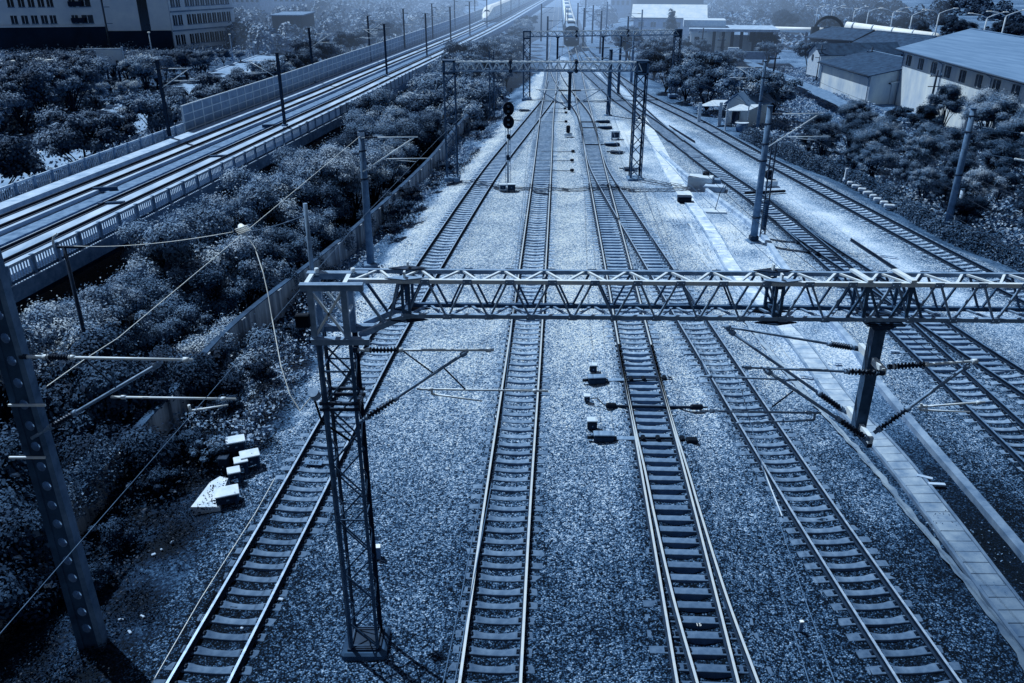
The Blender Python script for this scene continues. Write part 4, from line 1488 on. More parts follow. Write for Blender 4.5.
# things on the dusty strip right of the middle
a = G(684, 203, -.25)
t = thing('black_box', a, 'low black trackside box alone on the dusty strip', 'box')
MB().box((a.x, a.y, a.z + .24), (1.0, .6, .48), -.05, bev=.04).build('case', 'black', t)
MB().box((a.x, a.y, a.z + .51), (1.05, .65, .06), -.05, bev=.02).build('lid', 'steel_d', t)
a = G(700, 187, -.25)
t = thing('concrete_block', a, 'bright white concrete block at the end of the kerb', 'block')
MB().box((a.x, a.y, a.z + .45), (1.9, 1.1, .9), -.35, bev=.04).build('block', 'cream', t)
MB().box((a.x + .9, a.y - 1.2, a.z + .2), (1.6, .9, .5), -.35, bev=.04).build('step', 'conc_l', t)
a = G(712, 185, -.1)
t = thing('point_machine', a, 'point machine with a black cap beside the white concrete block', 'point machine')
MB().box((a.x, a.y, a.z + .3), (1.3, .55, .5), -.4, bev=.05).build('motor_case', 'steel', t)
MB().box((a.x - .5, a.y + .3, a.z + .75), (.5, .45, .5), -.3, bev=.08).build('cap', 'black', t)
a = G(711, 212, -.25)
t = thing('paving_slab', a, 'pale loose slab lying flat below the white concrete block', 'slab')
MB().box((a.x, a.y, a.z + .07), (2.1, .9, .14), -.1, bev=.03).build('slab', 'cream', t)
MB().tube([(a.x + .3, a.y + .1, a.z + .1), (a.x + .6, a.y + .4, a.z + 1.3), (a.x + .9, a.y + .5, a.z + 1.9)], .03, 6).build('wire_loop', 'steel_d', t)
a = G(770, 186, -.2)
t = thing('point_machine', a, 'point machine with long dark arm right of the two close-set poles', 'point machine')
MB().box((a.x, a.y, a.z + .25), (1.0, .7, .5), 0, bev=.05).build('motor_case', 'cream', t)
MB().box((a.x - .1, a.y + .3, a.z + .85), (.55, .5, .7), 0, bev=.1).build('cap', 'black', t)
e0, e1 = G(745, 193, -.05), G(785, 191, -.05)
MB().bar(e0, e1, .2, .15).build('rod', 'black', t)
# stored rails
for (p, q_), lb in ((((669, 125), (695, 141)), 'single dark rail lying on the pale ground between the far dark tracks'), (((851, 238), (897, 268)), 'loose dark rail lying beside the sandy strip, right of the splitting rails')):
    single(MB().sweep([G(*p, -.05), G(*q_, -.05)], RP, [1] * 12), 'loose_rail', ['clip', 'rail_side'], lb, 'rail')
single(MB().bar(G(762, 466, -.12), G(782, 516, -.12), .035, .035), 'loose_rod', 'cream', 'thin bright rod lying along the left rail of the track swinging out right', 'rod')
# white stones along the verge
for i in range(9):
    px, py = 846 + i * 5.4, 181 + i * 3.3
    a = G(px, py, -.3)
    single(MB().box((a.x, a.y, a.z + .1), (.55 + random.uniform(-.1, .25), .3, .28), random.uniform(-.4, .2), bev=.06), 'edge_stone', 'cream', 'whitewashed stone along the verge of the outermost track, %s from the far end' % ('first second third fourth fifth sixth seventh eighth ninth'.split()[i]), 'stone', 'whitewashed stones by the outermost track')
a = G(845, 181, -.3)
single(MB().box((a.x, a.y, a.z + .5), (.22, .2, 1.1), 0, taper=.8), 'marker_post', 'cream', 'small upright white post before the dark hedge', 'post')
# kilometre plate on a sleeper
fc = bpy.data.curves.new('number', 'FONT'); fc.body = '035'; fc.size = .24; fc.extrude = .002
fc.align_x = 'CENTER'
fo = bpy.data.objects.new('number_tmp', fc); COL.objects.link(fo)
bpy.context.view_layer.update()
dg = bpy.context.evaluated_depsgraph_get()
fm = bpy.data.meshes.new_from_object(fo.evaluated_get(dg))
bpy.data.objects.remove(fo)
a = G(314, 464, -.2)
t = thing('number_plate', a, 'sleeper stencil plate reading 035 on the leftmost track', 'plate')
MB().box((a.x, a.y + .01, a.z + .05), (.62, .27, .03), -.1).build('plate', 'conc', t)
fm.materials.clear(); fm.materials.append(M['black'])
o = link('digits', fm, t); o.location = (0, -.09, .07); o.rotation_euler = (0, 0, -.1)
# white number painted on a long sleeper of the points
fc = bpy.data.curves.new('number', 'FONT'); fc.body = '15'; fc.size = .16; fc.extrude = .001; fc.align_x = 'CENTER'
fo = bpy.data.objects.new('number_tmp', fc); COL.objects.link(fo)
bpy.context.view_layer.update()
fm = bpy.data.meshes.new_from_object(fo.evaluated_get(bpy.context.evaluated_depsgraph_get()))
bpy.data.objects.remove(fo)
fm.materials.clear(); fm.materials.append(M['white'])
a = G(699, 626, -.17)
o = tag(link('painted_number', fm), 'white painted number on a long sleeper near the bottom', 'marking'); o.location = (a.x, a.y, -.168)
# white pegs and scraps
for (px, py), (w, h), lb in (((800, 625), (.10, .32), 'white topped peg in the dark stone right of the swinging track'), ((377.5, 552), (.22, .42), 'pale short concrete marker right of the lattice mast')):
    a = G(px, py + 6, -.25)
    t = thing('marker_peg', a, lb, 'peg')
    MB().box((a.x, a.y, a.z + h / 2), (w, w * .8, h), .1, bev=.01).build('peg', 'grey', t)
    MB().box((a.x, a.y, a.z + h + .015), (w * 1.02, w * .82, .03), .1).build('top', 'white', t)
SCR = [(171, 537, 'first'), (152, 547, 'second'), (129, 629, 'third'), (142, 614, 'fourth'), (120, 614, 'fifth'), (110, 573, 'sixth'), (260, 478 + 6, 'seventh'), (270, 477, 'eighth'), (242, 623 + 6, 'ninth'), (281, 600, 'tenth'), (160, 477 + 66, 'eleventh')]
for px, py, lb in SCR:
    a = G(px, py, -.2); a.z = LZ(a.x, a.y)
    single(MB().box((a.x, a.y, a.z + .05), (random.uniform(.08, .17), random.uniform(.05, .1), .05), random.uniform(0, 3), taper=.6, bev=.012), 'scrap_stone', 'conc_l', 'bright scrap lying on the left verge or track edge', 'scrap', 'bright scraps on the left verge')
for px, py, w, lb in ((838, 363, .30, 'bright plastic scrap on the slabs before the hanging post'), (925, 477, .5, 'pale strip of litter lying between slabs and kerb'), (937, 484, .55, 'lower pale strip of litter between slabs and kerb'), (806, 376, .5, 'white sheet scrap on the dry earth strip under the arms'), (895, 351, .4, 'small pale scrap right of the hanging post'), (889, 256, 1.0, 'pale board lying by the outermost track')):
    a = G(px, py, -.1)
    single(MB().box((a.x, a.y, LZ(a.x, a.y) + .12), (w, .14, .05), random.uniform(-.5, .3), taper=.8, bev=.01), 'litter_scrap', 'conc_l', lb, 'scrap')

# ------------------------------------------------------------------ buildings
def gable_house(name, label, a, b, depth, h, rise, z0, wall='plaster', roof='roof', over=.4, cat='building', ridge_along=True, wins=(), door=None):
    """front wall from a to b (seen from the camera), body going back by depth"""
    a, b = Vector((a[0], a[1], 0)), Vector((b[0], b[1], 0))
    d = (b - a).normalized(); n = Vector((-d.y, d.x, 0)); L = (b - a).length
    t = thing(name, (a.x, a.y, z0), label, cat)
    P = lambda u, w, z: a + d * u + n * w + Vector((0, 0, z))
    mb = MB()
    if ridge_along:
        zb_ = z0 - 1.8
        prof = [(0, zb_), (0, z0 + h), (depth / 2, z0 + h + rise), (depth, z0 + h), (depth, zb_)]
        vs = [P(u, w, z) for u in (0, L) for w, z in prof]
        mb.add(vs, [(0, 1, 2, 3, 4), (9, 8, 7, 6, 5)] + [(k, 5 + k, 6 + k, k + 1) for k in (0, 3)])
    else:
        prof = [(0, z0), (0, z0 + h), (L / 2, z0 + h + rise), (L, z0 + h), (L, z0)]
        vs = [P(u, w, z) for w in (0, depth) for u, z in prof]
        mb.add(vs, [(4, 3, 2, 1, 0), (5, 6, 7, 8, 9)] + [(k + 1, 6 + k, 5 + k, k) for k in (0, 3)])
    mb.build('wall', wall, t)
    r = MB()
    th = .12
    if ridge_along:
        k = rise / (depth / 2)
        for s in (0, 1):
            w0, w1 = (-over, depth / 2) if s == 0 else (depth + over, depth / 2)
            z1 = z0 + h - over * k + .03
            z2 = z0 + h + rise + .03
            r.hexa([P(-over, w0, z1), P(L + over, w0, z1), P(L + over, w1, z2), P(-over, w1, z2), P(-over, w0, z1 + th), P(L + over, w0, z1 + th), P(L + over, w1, z2 + th), P(-over, w1, z2 + th)])
    else:
        k = rise / (L / 2)
        for s in (0, 1):
            u0, u1 = (-over, L / 2) if s == 0 else (L + over, L / 2)
            z1 = z0 + h - over * k + .03
            z2 = z0 + h + rise + .03
            r.hexa([P(u0, -over, z1), P(u1, -over, z2), P(u1, depth + over, z2), P(u0, depth + over, z1), P(u0, -over, z1 + th), P(u1, -over, z2 + th), P(u1, depth + over, z2 + th), P(u0, depth + over, z1 + th)])
    r.build('roof', roof, t)
    if ridge_along:
        MB().bar(P(-over, depth / 2, z0 + h + rise + th + .06), P(L + over, depth / 2, z0 + h + rise + th + .06), .34, .08).build('ridge_cap', 'conc', t)
        zg = z0 + h - over * rise / (depth / 2)
        MB().tube([P(-over, -over - .06, zg), P(L + over, -over - .06, zg)], .09, 8).build('gutter', 'steel_d', t)
        for k_ in range(max(2, int(L / 9))):
            u_ = .3 + (L - .6) * k_ / max(1, int(L / 9) - 1)
            MB().tube([P(u_, -over, zg), P(u_, -.1, zg - .5), P(u_, -.1, z0 - 1)], .06, 6).build('downpipe', 'steel', t)
    for u, z, ww, hh in wins:
        c = P(u, -.02, z0 + z)
        rz = math.atan2(d.y, d.x)
        f = MB().box((c.x, c.y, c.z), (ww, .12, hh), rz).build('window', 'glassd', t)
        c2 = P(u, -.10, z0 + z)
        MB().box((c2.x, c2.y, c2.z), (.06, .05, hh), rz).build('frame', 'facade', f)
    return t


# warehouse: its long wall runs beside the line
wa, wb = G(905, 48, 5.4), G(1060, 88, 5.4)
L = (wb - wa).to_2d().length
gable_house('warehouse', 'big pale warehouse with a grey sheet roof and small dark windows', wa, wb, 17.0, 6.6, 2.3, -1.2, 'plaster', 'roof', .9,
            wins=[(2.2 + i * 4.15, 5.2, 1.5, 1.3) for i in range(int((L - 3) / 4.15))])
MB_ = None
# low sheds left of it
a, b = G(820, 80, -.9), G(868, 96, -.9)
gable_house('shed', 'low white walled shed with a broad dark roof before the warehouse', a, b, 15, 2.7, 1.5, -.9, 'plaster', 'roof_d', .5)
a, b = G(868, 89, -.9), G(890, 96, -.9)
gable_house('shed', 'lean-to with a bright ribbed sheet roof against the warehouse', a, b, 6, 1.7, .45, -.9, 'plaster', 'roof_l', .3)
a, b = G(806, 74, -.9), G(818, 77, -.9)
gable_house('cottage', 'small white gabled cottage left of the dark roofed shed', a, b, 14, 3.4, 1.4, -.9, 'cream', 'roof_d', .3, ridge_along=False, wins=((1.4, 2.8, .5, .9),))
a, b = G(808, 50, -.9), G(850, 54, -.9)
gable_house('open_shed', 'long dark roofed open shed behind the white cottage', a, b, 12, 2.6, 1.6, -.9, 'facade_d', 'roof_d', .6)
a, b = G(855, 57, -.9), G(908, 64, -.9)
gable_house('open_shed', 'second dark tiled shed left of the warehouse roof', a, b, 10, 2.8, 1.7, -.9, 'facade_d', 'roof_d', .6)
for i, (px, py) in enumerate(((826, 53), (836, 54), (846, 56))):
    a = G(px, py, -.9)
    t = thing('parked_car', a, 'pale car parked under the dark roofed open shed, %s from the left' % ('first', 'second', 'third')[i], 'car', 'cars parked by the open shed')
    MB().box((a.x, a.y - 1.5, a.z + .6), (3.9, 1.7, .7), .1, bev=.2).build('body', 'cream', t)
    MB().box((a.x, a.y - 1.5, a.z + 1.2), (2.2, 1.5, .55), .1, taper=.75).build('cabin', 'glassd', t)
    for s in (-1.2, 1.2):
        MB().tube([(a.x + s, a.y - 2.38, a.z + .32), (a.x + s, a.y - 2.2, a.z + .32)], .32, 12).build('wheel', 'black', t)

# trackside hut
z0 = -.5
a, b = G(726, 125, z0), G(742, 128, z0)
t = gable_house('hut', 'small trackside hut with a tiled roof and two pale awnings', a, b + Vector((.4, 0, 0)), 4.6, 2.5, 1.0, z0, 'plaster', 'roof', .35, ridge_along=False)
d = (b - a).normalized(); n = Vector((-d.y, d.x, 0))
for u, w, mt in ((-1.2, 2.6, 'cream'), (2.6, 2.6, 'cream')):
    c = a + d * u + Vector((0, 0, 0))
    MB().hexa([c - n * 1.7 + Vector((-1.2, 0, 2.0)), c - n * 1.7 + Vector((1.3, 0, 2.0)), c + n * .6 + Vector((1.3, 0, 2.45)), c + n * .6 + Vector((-1.2, 0, 2.45)),
               c - n * 1.7 + Vector((-1.2, 0, 2.07)), c - n * 1.7 + Vector((1.3, 0, 2.07)), c + n * .6 + Vector((1.3, 0, 2.52)), c + n * .6 + Vector((-1.2, 0, 2.52))]).build('awning', mt, t)
    for s in (-1.1, 1.2):
        p = c - n * 1.55 + Vector((s, 0, 0))
        MB().box((p.x, p.y, z0 + 1.2), (.35 if u < 0 else .12, .12, 2.5)).build('awning_post', 'cream', t)
c = a + d * 1.2 - n * .04
MB().box((c.x, c.y, z0 + 1.05), (.9, .1, 2.0), math.atan2(d.y, d.x)).build('door', 'facade_d', t)
a = G(741, 131, z0)
t = thing('water_tub', a, 'pale tub standing in front of the small hut', 'tub')
MB().tube([(a.x, a.y, z0), (a.x, a.y, z0 + .9)], [.55, .7], 14).build('tub', 'conc', t)
MB().tube([(a.x, a.y, z0 + .86), (a.x, a.y, z0 + .93)], .74, 14).build('rim', 'cream', t)

# station building with columns
def pavilion():
    z0 = -.8
    a, b = G(702, 55, z0), G(764, 60, z0)
    a = V(703, 50, 170); b = V(768, 52, 168)
    d = (b - a); d.z = 0; L = d.length; d.normalize(); n = Vector((-d.y, d.x, 0))
    t = thing('station_building', (a.x, a.y, z0), 'pale station building with a row of tall dark columns under a flat roof', 'building')
    P = lambda u, w, z: Vector((a.x, a.y, 0)) + d * u + n * w + Vector((0, 0, z))
    def bx(u0, u1, w0, w1, za, zb, nm, mt):
        return MB().hexa([P(u0, w0, za), P(u1, w0, za), P(u1, w1, za), P(u0, w1, za), P(u0, w0, zb), P(u1, w0, zb), P(u1, w1, zb), P(u0, w1, zb)]).build(nm, mt, t)
    bx(-2.5, 5.5, 0, 9, z0, 3.8, 'wall', 'white')
    bx(5.5, L + .5, 6, 9, z0, 2.6, 'wall', 'plaster')
    bx(-3, L + 1.5, -1.5, 10, 3.9, 4.35, 'roof', 'conc_l')
    bx(-4, 4, 2, 8, 4.36, 5.7, 'penthouse', 'cream')
    bx(4.5, 6.5, -3.2, -1.6, z0, 1.2, 'porch', 'cream')
    for u in (1.8, 3.5, 5.2, 6.9):
        bx(u - .28, u + .28, -1.2, -.7, -.2, 3.9, 'column', 'facade_d')
    for u in (9.2, 10.6, 12.4):
        bx(u - .2, u + .2, -1.0, -.6, z0, 3.9, 'column', 'facade_d')
    bx(8.6, 13, 1.5, 5, 1.9, 3.8, 'dark_bay', 'glassd')
    bx(-1.8, -.9, -.06, .2, 1.2, 2.8, 'window', 'glassd')
    bx(5.5, L + 1, -4, -3.5, z0, .6, 'parapet', 'conc')


pavilion()
# long white roofed shed
a = V(633, 30, 235); b = V(704, 30, 232)
t = gable_house('long_shed', 'long low building with a bright white roof, far off to the right', (a.x, 235), (b.x, 232), 12, 4.2, 2.8, -1.5, 'conc_l', 'roof_l', .6, wins=[(2 + i * 3.2, 2.3, 1.3, 1.2) for i in range(6)])
# hazy blocks behind
BB = [((636, 702), 300, 5, 10.5, 'facade_d', 'hazy dark block behind the long white roofed building', 10),
      ((610, 634), 330, 4, 7.0, 'conc_l', 'pale far block left of the long white roofed building', 5),
      ((232, 262), 330, 6, 8.0, 'conc_l', 'pale far block just right of the windowed office wing', 6),
      ((264, 308), 360, 6, 7.0, 'conc_l', 'second pale far block right of the office wing', 8),
      ((340, 376), 380, 6, 5.0, 'plaster', 'bright hazy block behind the trees above the noise barrier', 8),
      ((272, 302), 240, 5, 2.6, 'facade_d', 'dark flat hoarding building before the pale far blocks', 6)]
for (xa, xb), y, dp, zt, mt, lb, nw in BB:
    a, b = V(xa, 20, y), V(xb, 20, y)
    t = thing('far_building', (a.x, y, -4), lb, 'building')
    MB().hexa([(a.x, y, -5), (b.x, y, -5), (b.x, y + dp * 3, -5), (a.x, y + dp * 3, -5), (a.x, y, zt), (b.x, y, zt), (b.x, y + dp * 3, zt), (a.x, y + dp * 3, zt)]).build('wall', mt, t)
    MB().box(((a.x + b.x) / 2, y + dp * 1.5, zt + .16), (abs(b.x - a.x) + .8, dp * 3 + .8, .3)).build('roof', 'conc', t)
    for k in range(nw):
        x = a.x + (b.x - a.x) * (k + .5) / nw
        for z in (zt - 1.8, zt - 5.0):
            MB().box((x, y - .03, z), ((b.x - a.x) / nw * .5, .12, 1.5)).build('window', 'glassd', t)

# office and flats on the left
def block(name, label, a, b, depth, z0, z1, mt, groups, rz_roof='conc'):
    a, b = Vector((a[0], a[1], 0)), Vector((b[0], b[1], 0))
    d = (b - a); L = d.length; d.normalize(); n = Vector((-d.y, d.x, 0))
    t = thing(name, (a.x, a.y, z0), label, 'building')
    P = lambda u, w, z: a + d * u + n * w + Vector((0, 0, z))
    def bx(u0, u1, w0, w1, za, zb, nm, m_, par=None):
        return MB().hexa([P(u0, w0, za), P(u1, w0, za), P(u1, w1, za), P(u0, w1, za), P(u0, w0, zb), P(u1, w0, zb), P(u1, w1, zb), P(u0, w1, zb)]).build(nm, m_, par or t)
    bx(0, L, 0, depth, z0, z1, 'wall', mt)
    bx(-.3, L + .3, -.3, depth + .3, z1 + .002, z1 + .5, 'roof', rz_roof)
    for u, z, w, h in groups(L):
        f = bx(u - w / 2, u + w / 2, -.03, .1, z - h / 2, z + h / 2, 'window', 'glassd')
        bx(u - .06, u + .06, -.07, -.035, z - h / 2, z + h / 2, 'frame', 'facade', f)
        bx(u - w / 2 - .1, u + w / 2 + .1, -.16, -.032, z - h / 2 - .18, z - h / 2 - .01, 'sill', 'conc', f)
    return t, bx, L


def flat_w(L):
    out = []
    for z in (-2.3 + 5.0, 6.6, 10.4):
        for u in (3.2, 5.7, 8.0, 10.3, 12.4, 17.6, 20.6):
            out.append((u + 2, z, 1.5 if u < 15 else (1.5 if u < 19 else 2.7), 1.9))
        out.append((27.6, z, 1.4, 2.0))
    return out


a, b = V(0, 20, 222), V(104, 20, 226)
t, bx, L = block('apartment_block', 'dim blue apartment block in the far left corner with small paired windows', (a.x - 2, 222), (b.x, 226), 16, -5, 15, 'facade', flat_w)
bx(0, L, -.5, -.002, -5, .9, 'plinth_storey', 'facade_d')
bx(0, L, -.7, -.002, .902, 1.25, 'ledge', 'facade')
bx(L - 7.5, L - 4.5, -1.2, -.002, 1.9, 3.0, 'balcony', 'facade_d')
bx(L - 7.5, L - 4.5, -1.2, -.002, 5.8, 6.9, 'balcony', 'facade_d')
a, b = V(106, 20, 226), V(170, 20, 228)
t, bx, L = block('office_block', 'blank fronted office block with a dark vertical slit, left of the windowed wing', (a.x, 226), (b.x, 228), 18, -5, 16, 'facade', lambda L: ())
bx(8.2, 10.6, -.06, -.002, -5, 15, 'slit', 'glassd')
bx(0, L, -.4, -.0621, -5, -.2, 'plinth_storey', 'facade_d')
a = V(171, 20, 228); b = V(235, 20, 248)


def wing_w(L):
    out = []
    for z in (-2.6, 2.2, 6.6, 11.0):
        for k in range(12):
            u = 1.3 + k * (L - 2) / 11.5 + (k >= 2) * 1.2
            if u < L - .8: out.append((u, z, 1.35, 2.4))
    return out


t, bx, L = block('office_wing', 'office wing with three rows of tall close-set windows turned toward the line', (a.x, 228), (b.x, 248), 14, -5, 16, 'facade', wing_w)
for z in (-.2, 4.4, 8.8): bx(0, L, -.25, -.08, z - .3, z, 'string_course', 'conc')
# billboard
a, b = V(97, 57, 150), V(123, 57, 151)
zt, zb = V(100, 50, 150).z, V(100, 64, 150).z
t = thing('billboard', (a.x, 150, -5), 'blank grey billboard rising from the trees below the office block', 'billboard')
MB().hexa([(a.x, 150, zb), (b.x, 151, zb), (b.x, 151.3, zb), (a.x, 150.3, zb), (a.x, 150, zt), (b.x, 151, zt), (b.x, 151.3, zt), (a.x, 150.3, zt)]).build('board', 'facade', t)
mb = MB()
mb.bar((a.x - 2.3, 149.9, zt + .1), (b.x + .2, 150.9, zt + .1), .25, .25); mb.bar((a.x, 149.9, zb - .1), (b.x, 150.9, zb - .1), .25, .25)
mb.bar((b.x + .1, 150.9, zb - .4), (b.x + .1, 150.9, zt + .5), .25, .25, up=(0, 1, 0))
mb.build('frame', 'conc_l', t)
for x in (a.x + 1, b.x - 1): MB().tube([(x, 150.6, -5), (x, 150.6, zb + .5)], .2, 8).build('leg', 'steel_d', t)

# road beyond the viaduct
mb = MB()
rl = [Vector((-57, 40, -4.6)), Vector((-56.5, 100, -4.6)), Vector((-55, 160, -4.6)), Vector((-54, 260, -4.6))]
struct(MB().sweep(rl, [(-6.5, -.3), (-6.5, 0), (6.5, 0), (6.5, -.3)]), 'road', 'asphalt')
struct(MB().sweep(offset(rl, -6.8), [(-.2, -.3), (-.2, .12), (.2, .12), (.2, -.3)]), 'road_kerb', 'kerb')
mb = MB()
for y in range(60, 240, 8):
    mb.box((x_at(rl, y), y, -4.594), (.15, 3.2, .006))
struct(mb, 'road_markings', 'white')
# pale track through the grass on the right, beyond the bushes
g1 = [G(*p, -.75) for p in ((692, 45), (712, 52), (745, 62), (790, 80), (818, 92), (850, 108), (890, 122))]
g1 = spline(g1, 3.0)
struct(ribbon(g1, 2.6, .10, 0, .3), 'dirt_track_path', 'conc')


# ------------------------------------------------------------------ street lamps
def lamp(label, px, pt, y, arms=2, group='double armed lamps on the far road', z0=-2.0, tilt=.35):
    a = V(px, pt, y)
    h = a.z
    t = thing('street_lamp', (a.x, y, z0), label, 'lamp', group)
    MB().tube([(a.x, y, z0), (a.x, y, h - .6)], [.17, .12], 8).build('pole', 'cream', t)
    for s in ((-1, 1) if arms == 2 else (-1,)):
        MB().tube([(a.x, y, h - .65), (a.x + s * 1.2, y, h - .15), (a.x + s * 2.6, y, h + .15 + .1 * s)], .09, 6).build('lamp_arm', 'cream', t)
        MB().box((a.x + s * 3.0, y, h + .2 + .1 * s), (.9, .4, .16), 0, bev=.05).build('lamp_head', 'white', t)


for i, (px, pt, y) in enumerate(((1007, 12, 150), (988, 14, 154), (940, 10, 172), (913, 12, 186), (894, 9, 200), (869, 9, 214), (855, 8, 230), (833, 7, 245), (818, 6, 260))):
    lamp('double armed street lamp on the far road behind the sheds, %s from the right' % ('first second third fourth fifth sixth seventh eighth ninth'.split()[i]), px, pt, y)


def one_lamp(label, base_px, top_px, y, hook=0):
    a, b_ = V(*base_px, y), V(*top_px, y)
    t = thing('street_lamp', (a.x, y, -4.8), label, 'lamp')
    x = a.x
    MB().tube([(x, y, -4.8), (x, y, b_.z - hook * .35)], [.16, .10], 8).build('pole', 'conc_l', t)
    if hook:
        MB().tube([(x, y, b_.z - hook * .36), (x - .8, y, b_.z - .4), (x - 2.4, y, b_.z), (x - 4.0, y, b_.z + .3)], .09, 8).build('lamp_arm', 'conc_l', t)
        MB().box((x - 4.5, y, b_.z + .3), (1.3, .45, .2), 0, bev=.06).build('lamp_head', 'white', t)
    else:
        MB().box((x, y, b_.z + .1), (.5, .4, .25), 0, bev=.06).build('lamp_head', 'white', t)


one_lamp('plain lamp post at the far left above the roadside trees', (20, 90), (15, 62), 118)
one_lamp('lamp with a long curved arm over the trees below the apartment block', (83, 85), (76, 62), 135, 3)
one_lamp('short lamp post among the trees below the office slit', (152, 52), (150, 33), 180)
one_lamp('lamp post by the corner of the office wing', (231, 45), (230, 35), 200)

# pipe and arch
a, b = V(846, 27, 190), V(937, 39, 178)
t = thing('pipeline', (a.x, a.y, -1), 'fat white pipe carried across behind the dark sheds', 'pipe')
MB().tube([a, a.lerp(b, .97), b, b + (b - a).normalized() * .5], [1.1, 1.15, 1.05, .6], 16).build('pipe', 'white', t)
for k in (.08, .3, .52, .74, .95):
    p = a.lerp(b, k)
    MB().box((p.x, p.y, (p.z - 2) / 2), (.7, .8, p.z + 1.0)).build('pier', 'conc_d', t)
    MB().tube([p - (b - a).normalized() * .12, p + (b - a).normalized() * .12], 1.2, 16).build('joint_ring', 'cream', t)
a, b = V(770, 29, 200), V(846, 31, 192)
t = thing('pipeline', (a.x, a.y, -1), 'thinner pale pipe stretch left of the black arch', 'pipe')
MB().tube([a, b], .55, 12).build('pipe', 'white', t)
for k in (.1, .5, .9):
    p = a.lerp(b, k); MB().box((p.x, p.y, (p.z - 1.2) / 2), (.5, .6, p.z + .8)).build('pier', 'conc_d', t)
pts = [V(815, 30, 188)] + [V(829 - 14 * math.cos(q), 30 - 13 * math.sin(q), 188) for q in [x * PI / 9 for x in range(1, 9)]] + [V(843, 29, 188)]
t = thing('pipe_arch', (pts[0].x, 188, -1), 'black curved pipe arching over the dark roofed shed', 'pipe')
MB().tube(pts, .32, 8).build('arch', 'black', t)
p = pts[0]
MB().box((p.x, p.y, p.z / 2 - .2), (1.5, 1.2, p.z + 1.8), 0, bev=.1).build('foot', 'black', t)
# utility poles by the warehouse and in the grass
for (px, py, pt, y), lb in (((931, 100, 70, 104), 'dark utility pole with insulators in front of the warehouse wall'), ((866, 82, 47, 135), 'dark utility pole before the dark roofed shed'), ((816, 83, 45, 140), 'thin utility pole beside the white cottage'),
                             ((770, 96, 53, 118), 'thin pole in the grass right of the hut'), ((720, 56, 36, 160), 'slim post on the dirt track left of the hut'), ((701, 50, 28, 165), 'pale pole left of the station columns')):
    a = V(px, py, y); b_ = V(px + 2, pt, y)
    t = thing('utility_pole', (a.x, y, -1.4), lb, 'pole')
    MB().tube([(a.x, y, -1.4), (a.x + .1, y, b_.z)], [.16, .12], 8).build('pole', 'steel_d', t)
    for dz in (.7, 1.9):
        MB().bar((a.x - .75, y - .1, b_.z - dz), (a.x + .75, y - .1, b_.z - dz), .09, .09).build('crossarm', 'steel_d', t)
    for s in (-.6, .6):
        MB().tube([(a.x + s, y - .1, b_.z - .68), (a.x + s, y - .1, b_.z - .4)], .07, 8).build('insulator', 'conc', t)

# ------------------------------------------------------------------ trains
def along(pts, y0):
    return [p for p in pts if p.y >= y0]


def main_train():
    ln = along(TR['C'], G(572, 47).y)
    cum = [0]
    for a, b in zip(ln, ln[1:]): cum.append(cum[-1] + (b - a).length)
    def at(s):
        for i in range(len(cum) - 1):
            if cum[i + 1] >= s:
                k = (s - cum[i]) / max(cum[i + 1] - cum[i], 1e-6)
                return ln[i].lerp(ln[i + 1], k)
        return ln[-1]
    t = thing('passenger_train', ln[0], 'oncoming train with a dark locomotive and pale roofed coaches on the middle track', 'train')
    s = 0
    for c in range(9):
        Lc = 18 if c == 0 else 23
        a, b = at(s), at(s + Lc - .6)
        if (b - a).length < 5: break
        d = (b - a).normalized()
        prof = [(-1.5, .35), (-1.55, 1.1), (-1.55, 3.1), (-1.2, 3.75), (-.5, 4.05), (.5, 4.05), (1.2, 3.75), (1.55, 3.1), (1.55, 1.1), (1.5, .35)]
        body = MB().sweep([a, b], prof, [0, 0, 0, 1, 1, 1, 0, 0, 0, 0]).build('locomotive' if c == 0 else 'coach', ['steel_d', 'steel'] if c == 0 else ['carbody', 'roof_l'], t)
        rz = math.atan2(-d.x, d.y)
        n = Vector((d.y, -d.x, 0))
        if c == 0:
            for q in (-.72, .72):
                p = a + n * q - d * .05
                MB().box((p.x, p.y, 2.95), (1.0, .08, .75), rz).build('windscreen', 'glassd', body)
                p = a + n * q * 1.4 - d * .05
                MB().box((p.x, p.y, 1.45), (.34, .08, .26), rz).build('headlight', 'white', body)
            p = a - d * .04
            MB().box((p.x, p.y, 2.15), (2.9, .06, .5), rz).build('front_band', 'cream', body)
            MB().box((p.x - d.x * .2, p.y - d.y * .2, .6), (2.7, .3, .55), rz, bev=.1).build('snow_plough', 'black', body)
            p = a + d * 9
            MB().box((p.x, p.y, 4.2), (1.6, 3.0, .3), rz, bev=.08).build('pantograph_frame', 'steel_d', body)
        else:
            for q in (-1, 1):
                mb = MB()
                for k in range(9):
                    p = a + d * (2.0 + k * 2.2) + n * q * 1.55
                    mb.box((p.x, p.y, 2.35), (.05, 1.4, .9), rz)
                mb.build('windows', 'glassd', body)
            p = (a + b) / 2
            MB().box((p.x, p.y, 4.15), (1.3, 9, .22), rz, bev=.05).build('roof_unit', 'conc', body)
        for k in (3.0, Lc - 3.6):
            p = a + d * k
            MB().box((p.x, p.y, .3), (2.4, 3.2, .55), rz).build('bogie', 'black', body)
        s += Lc


main_train()


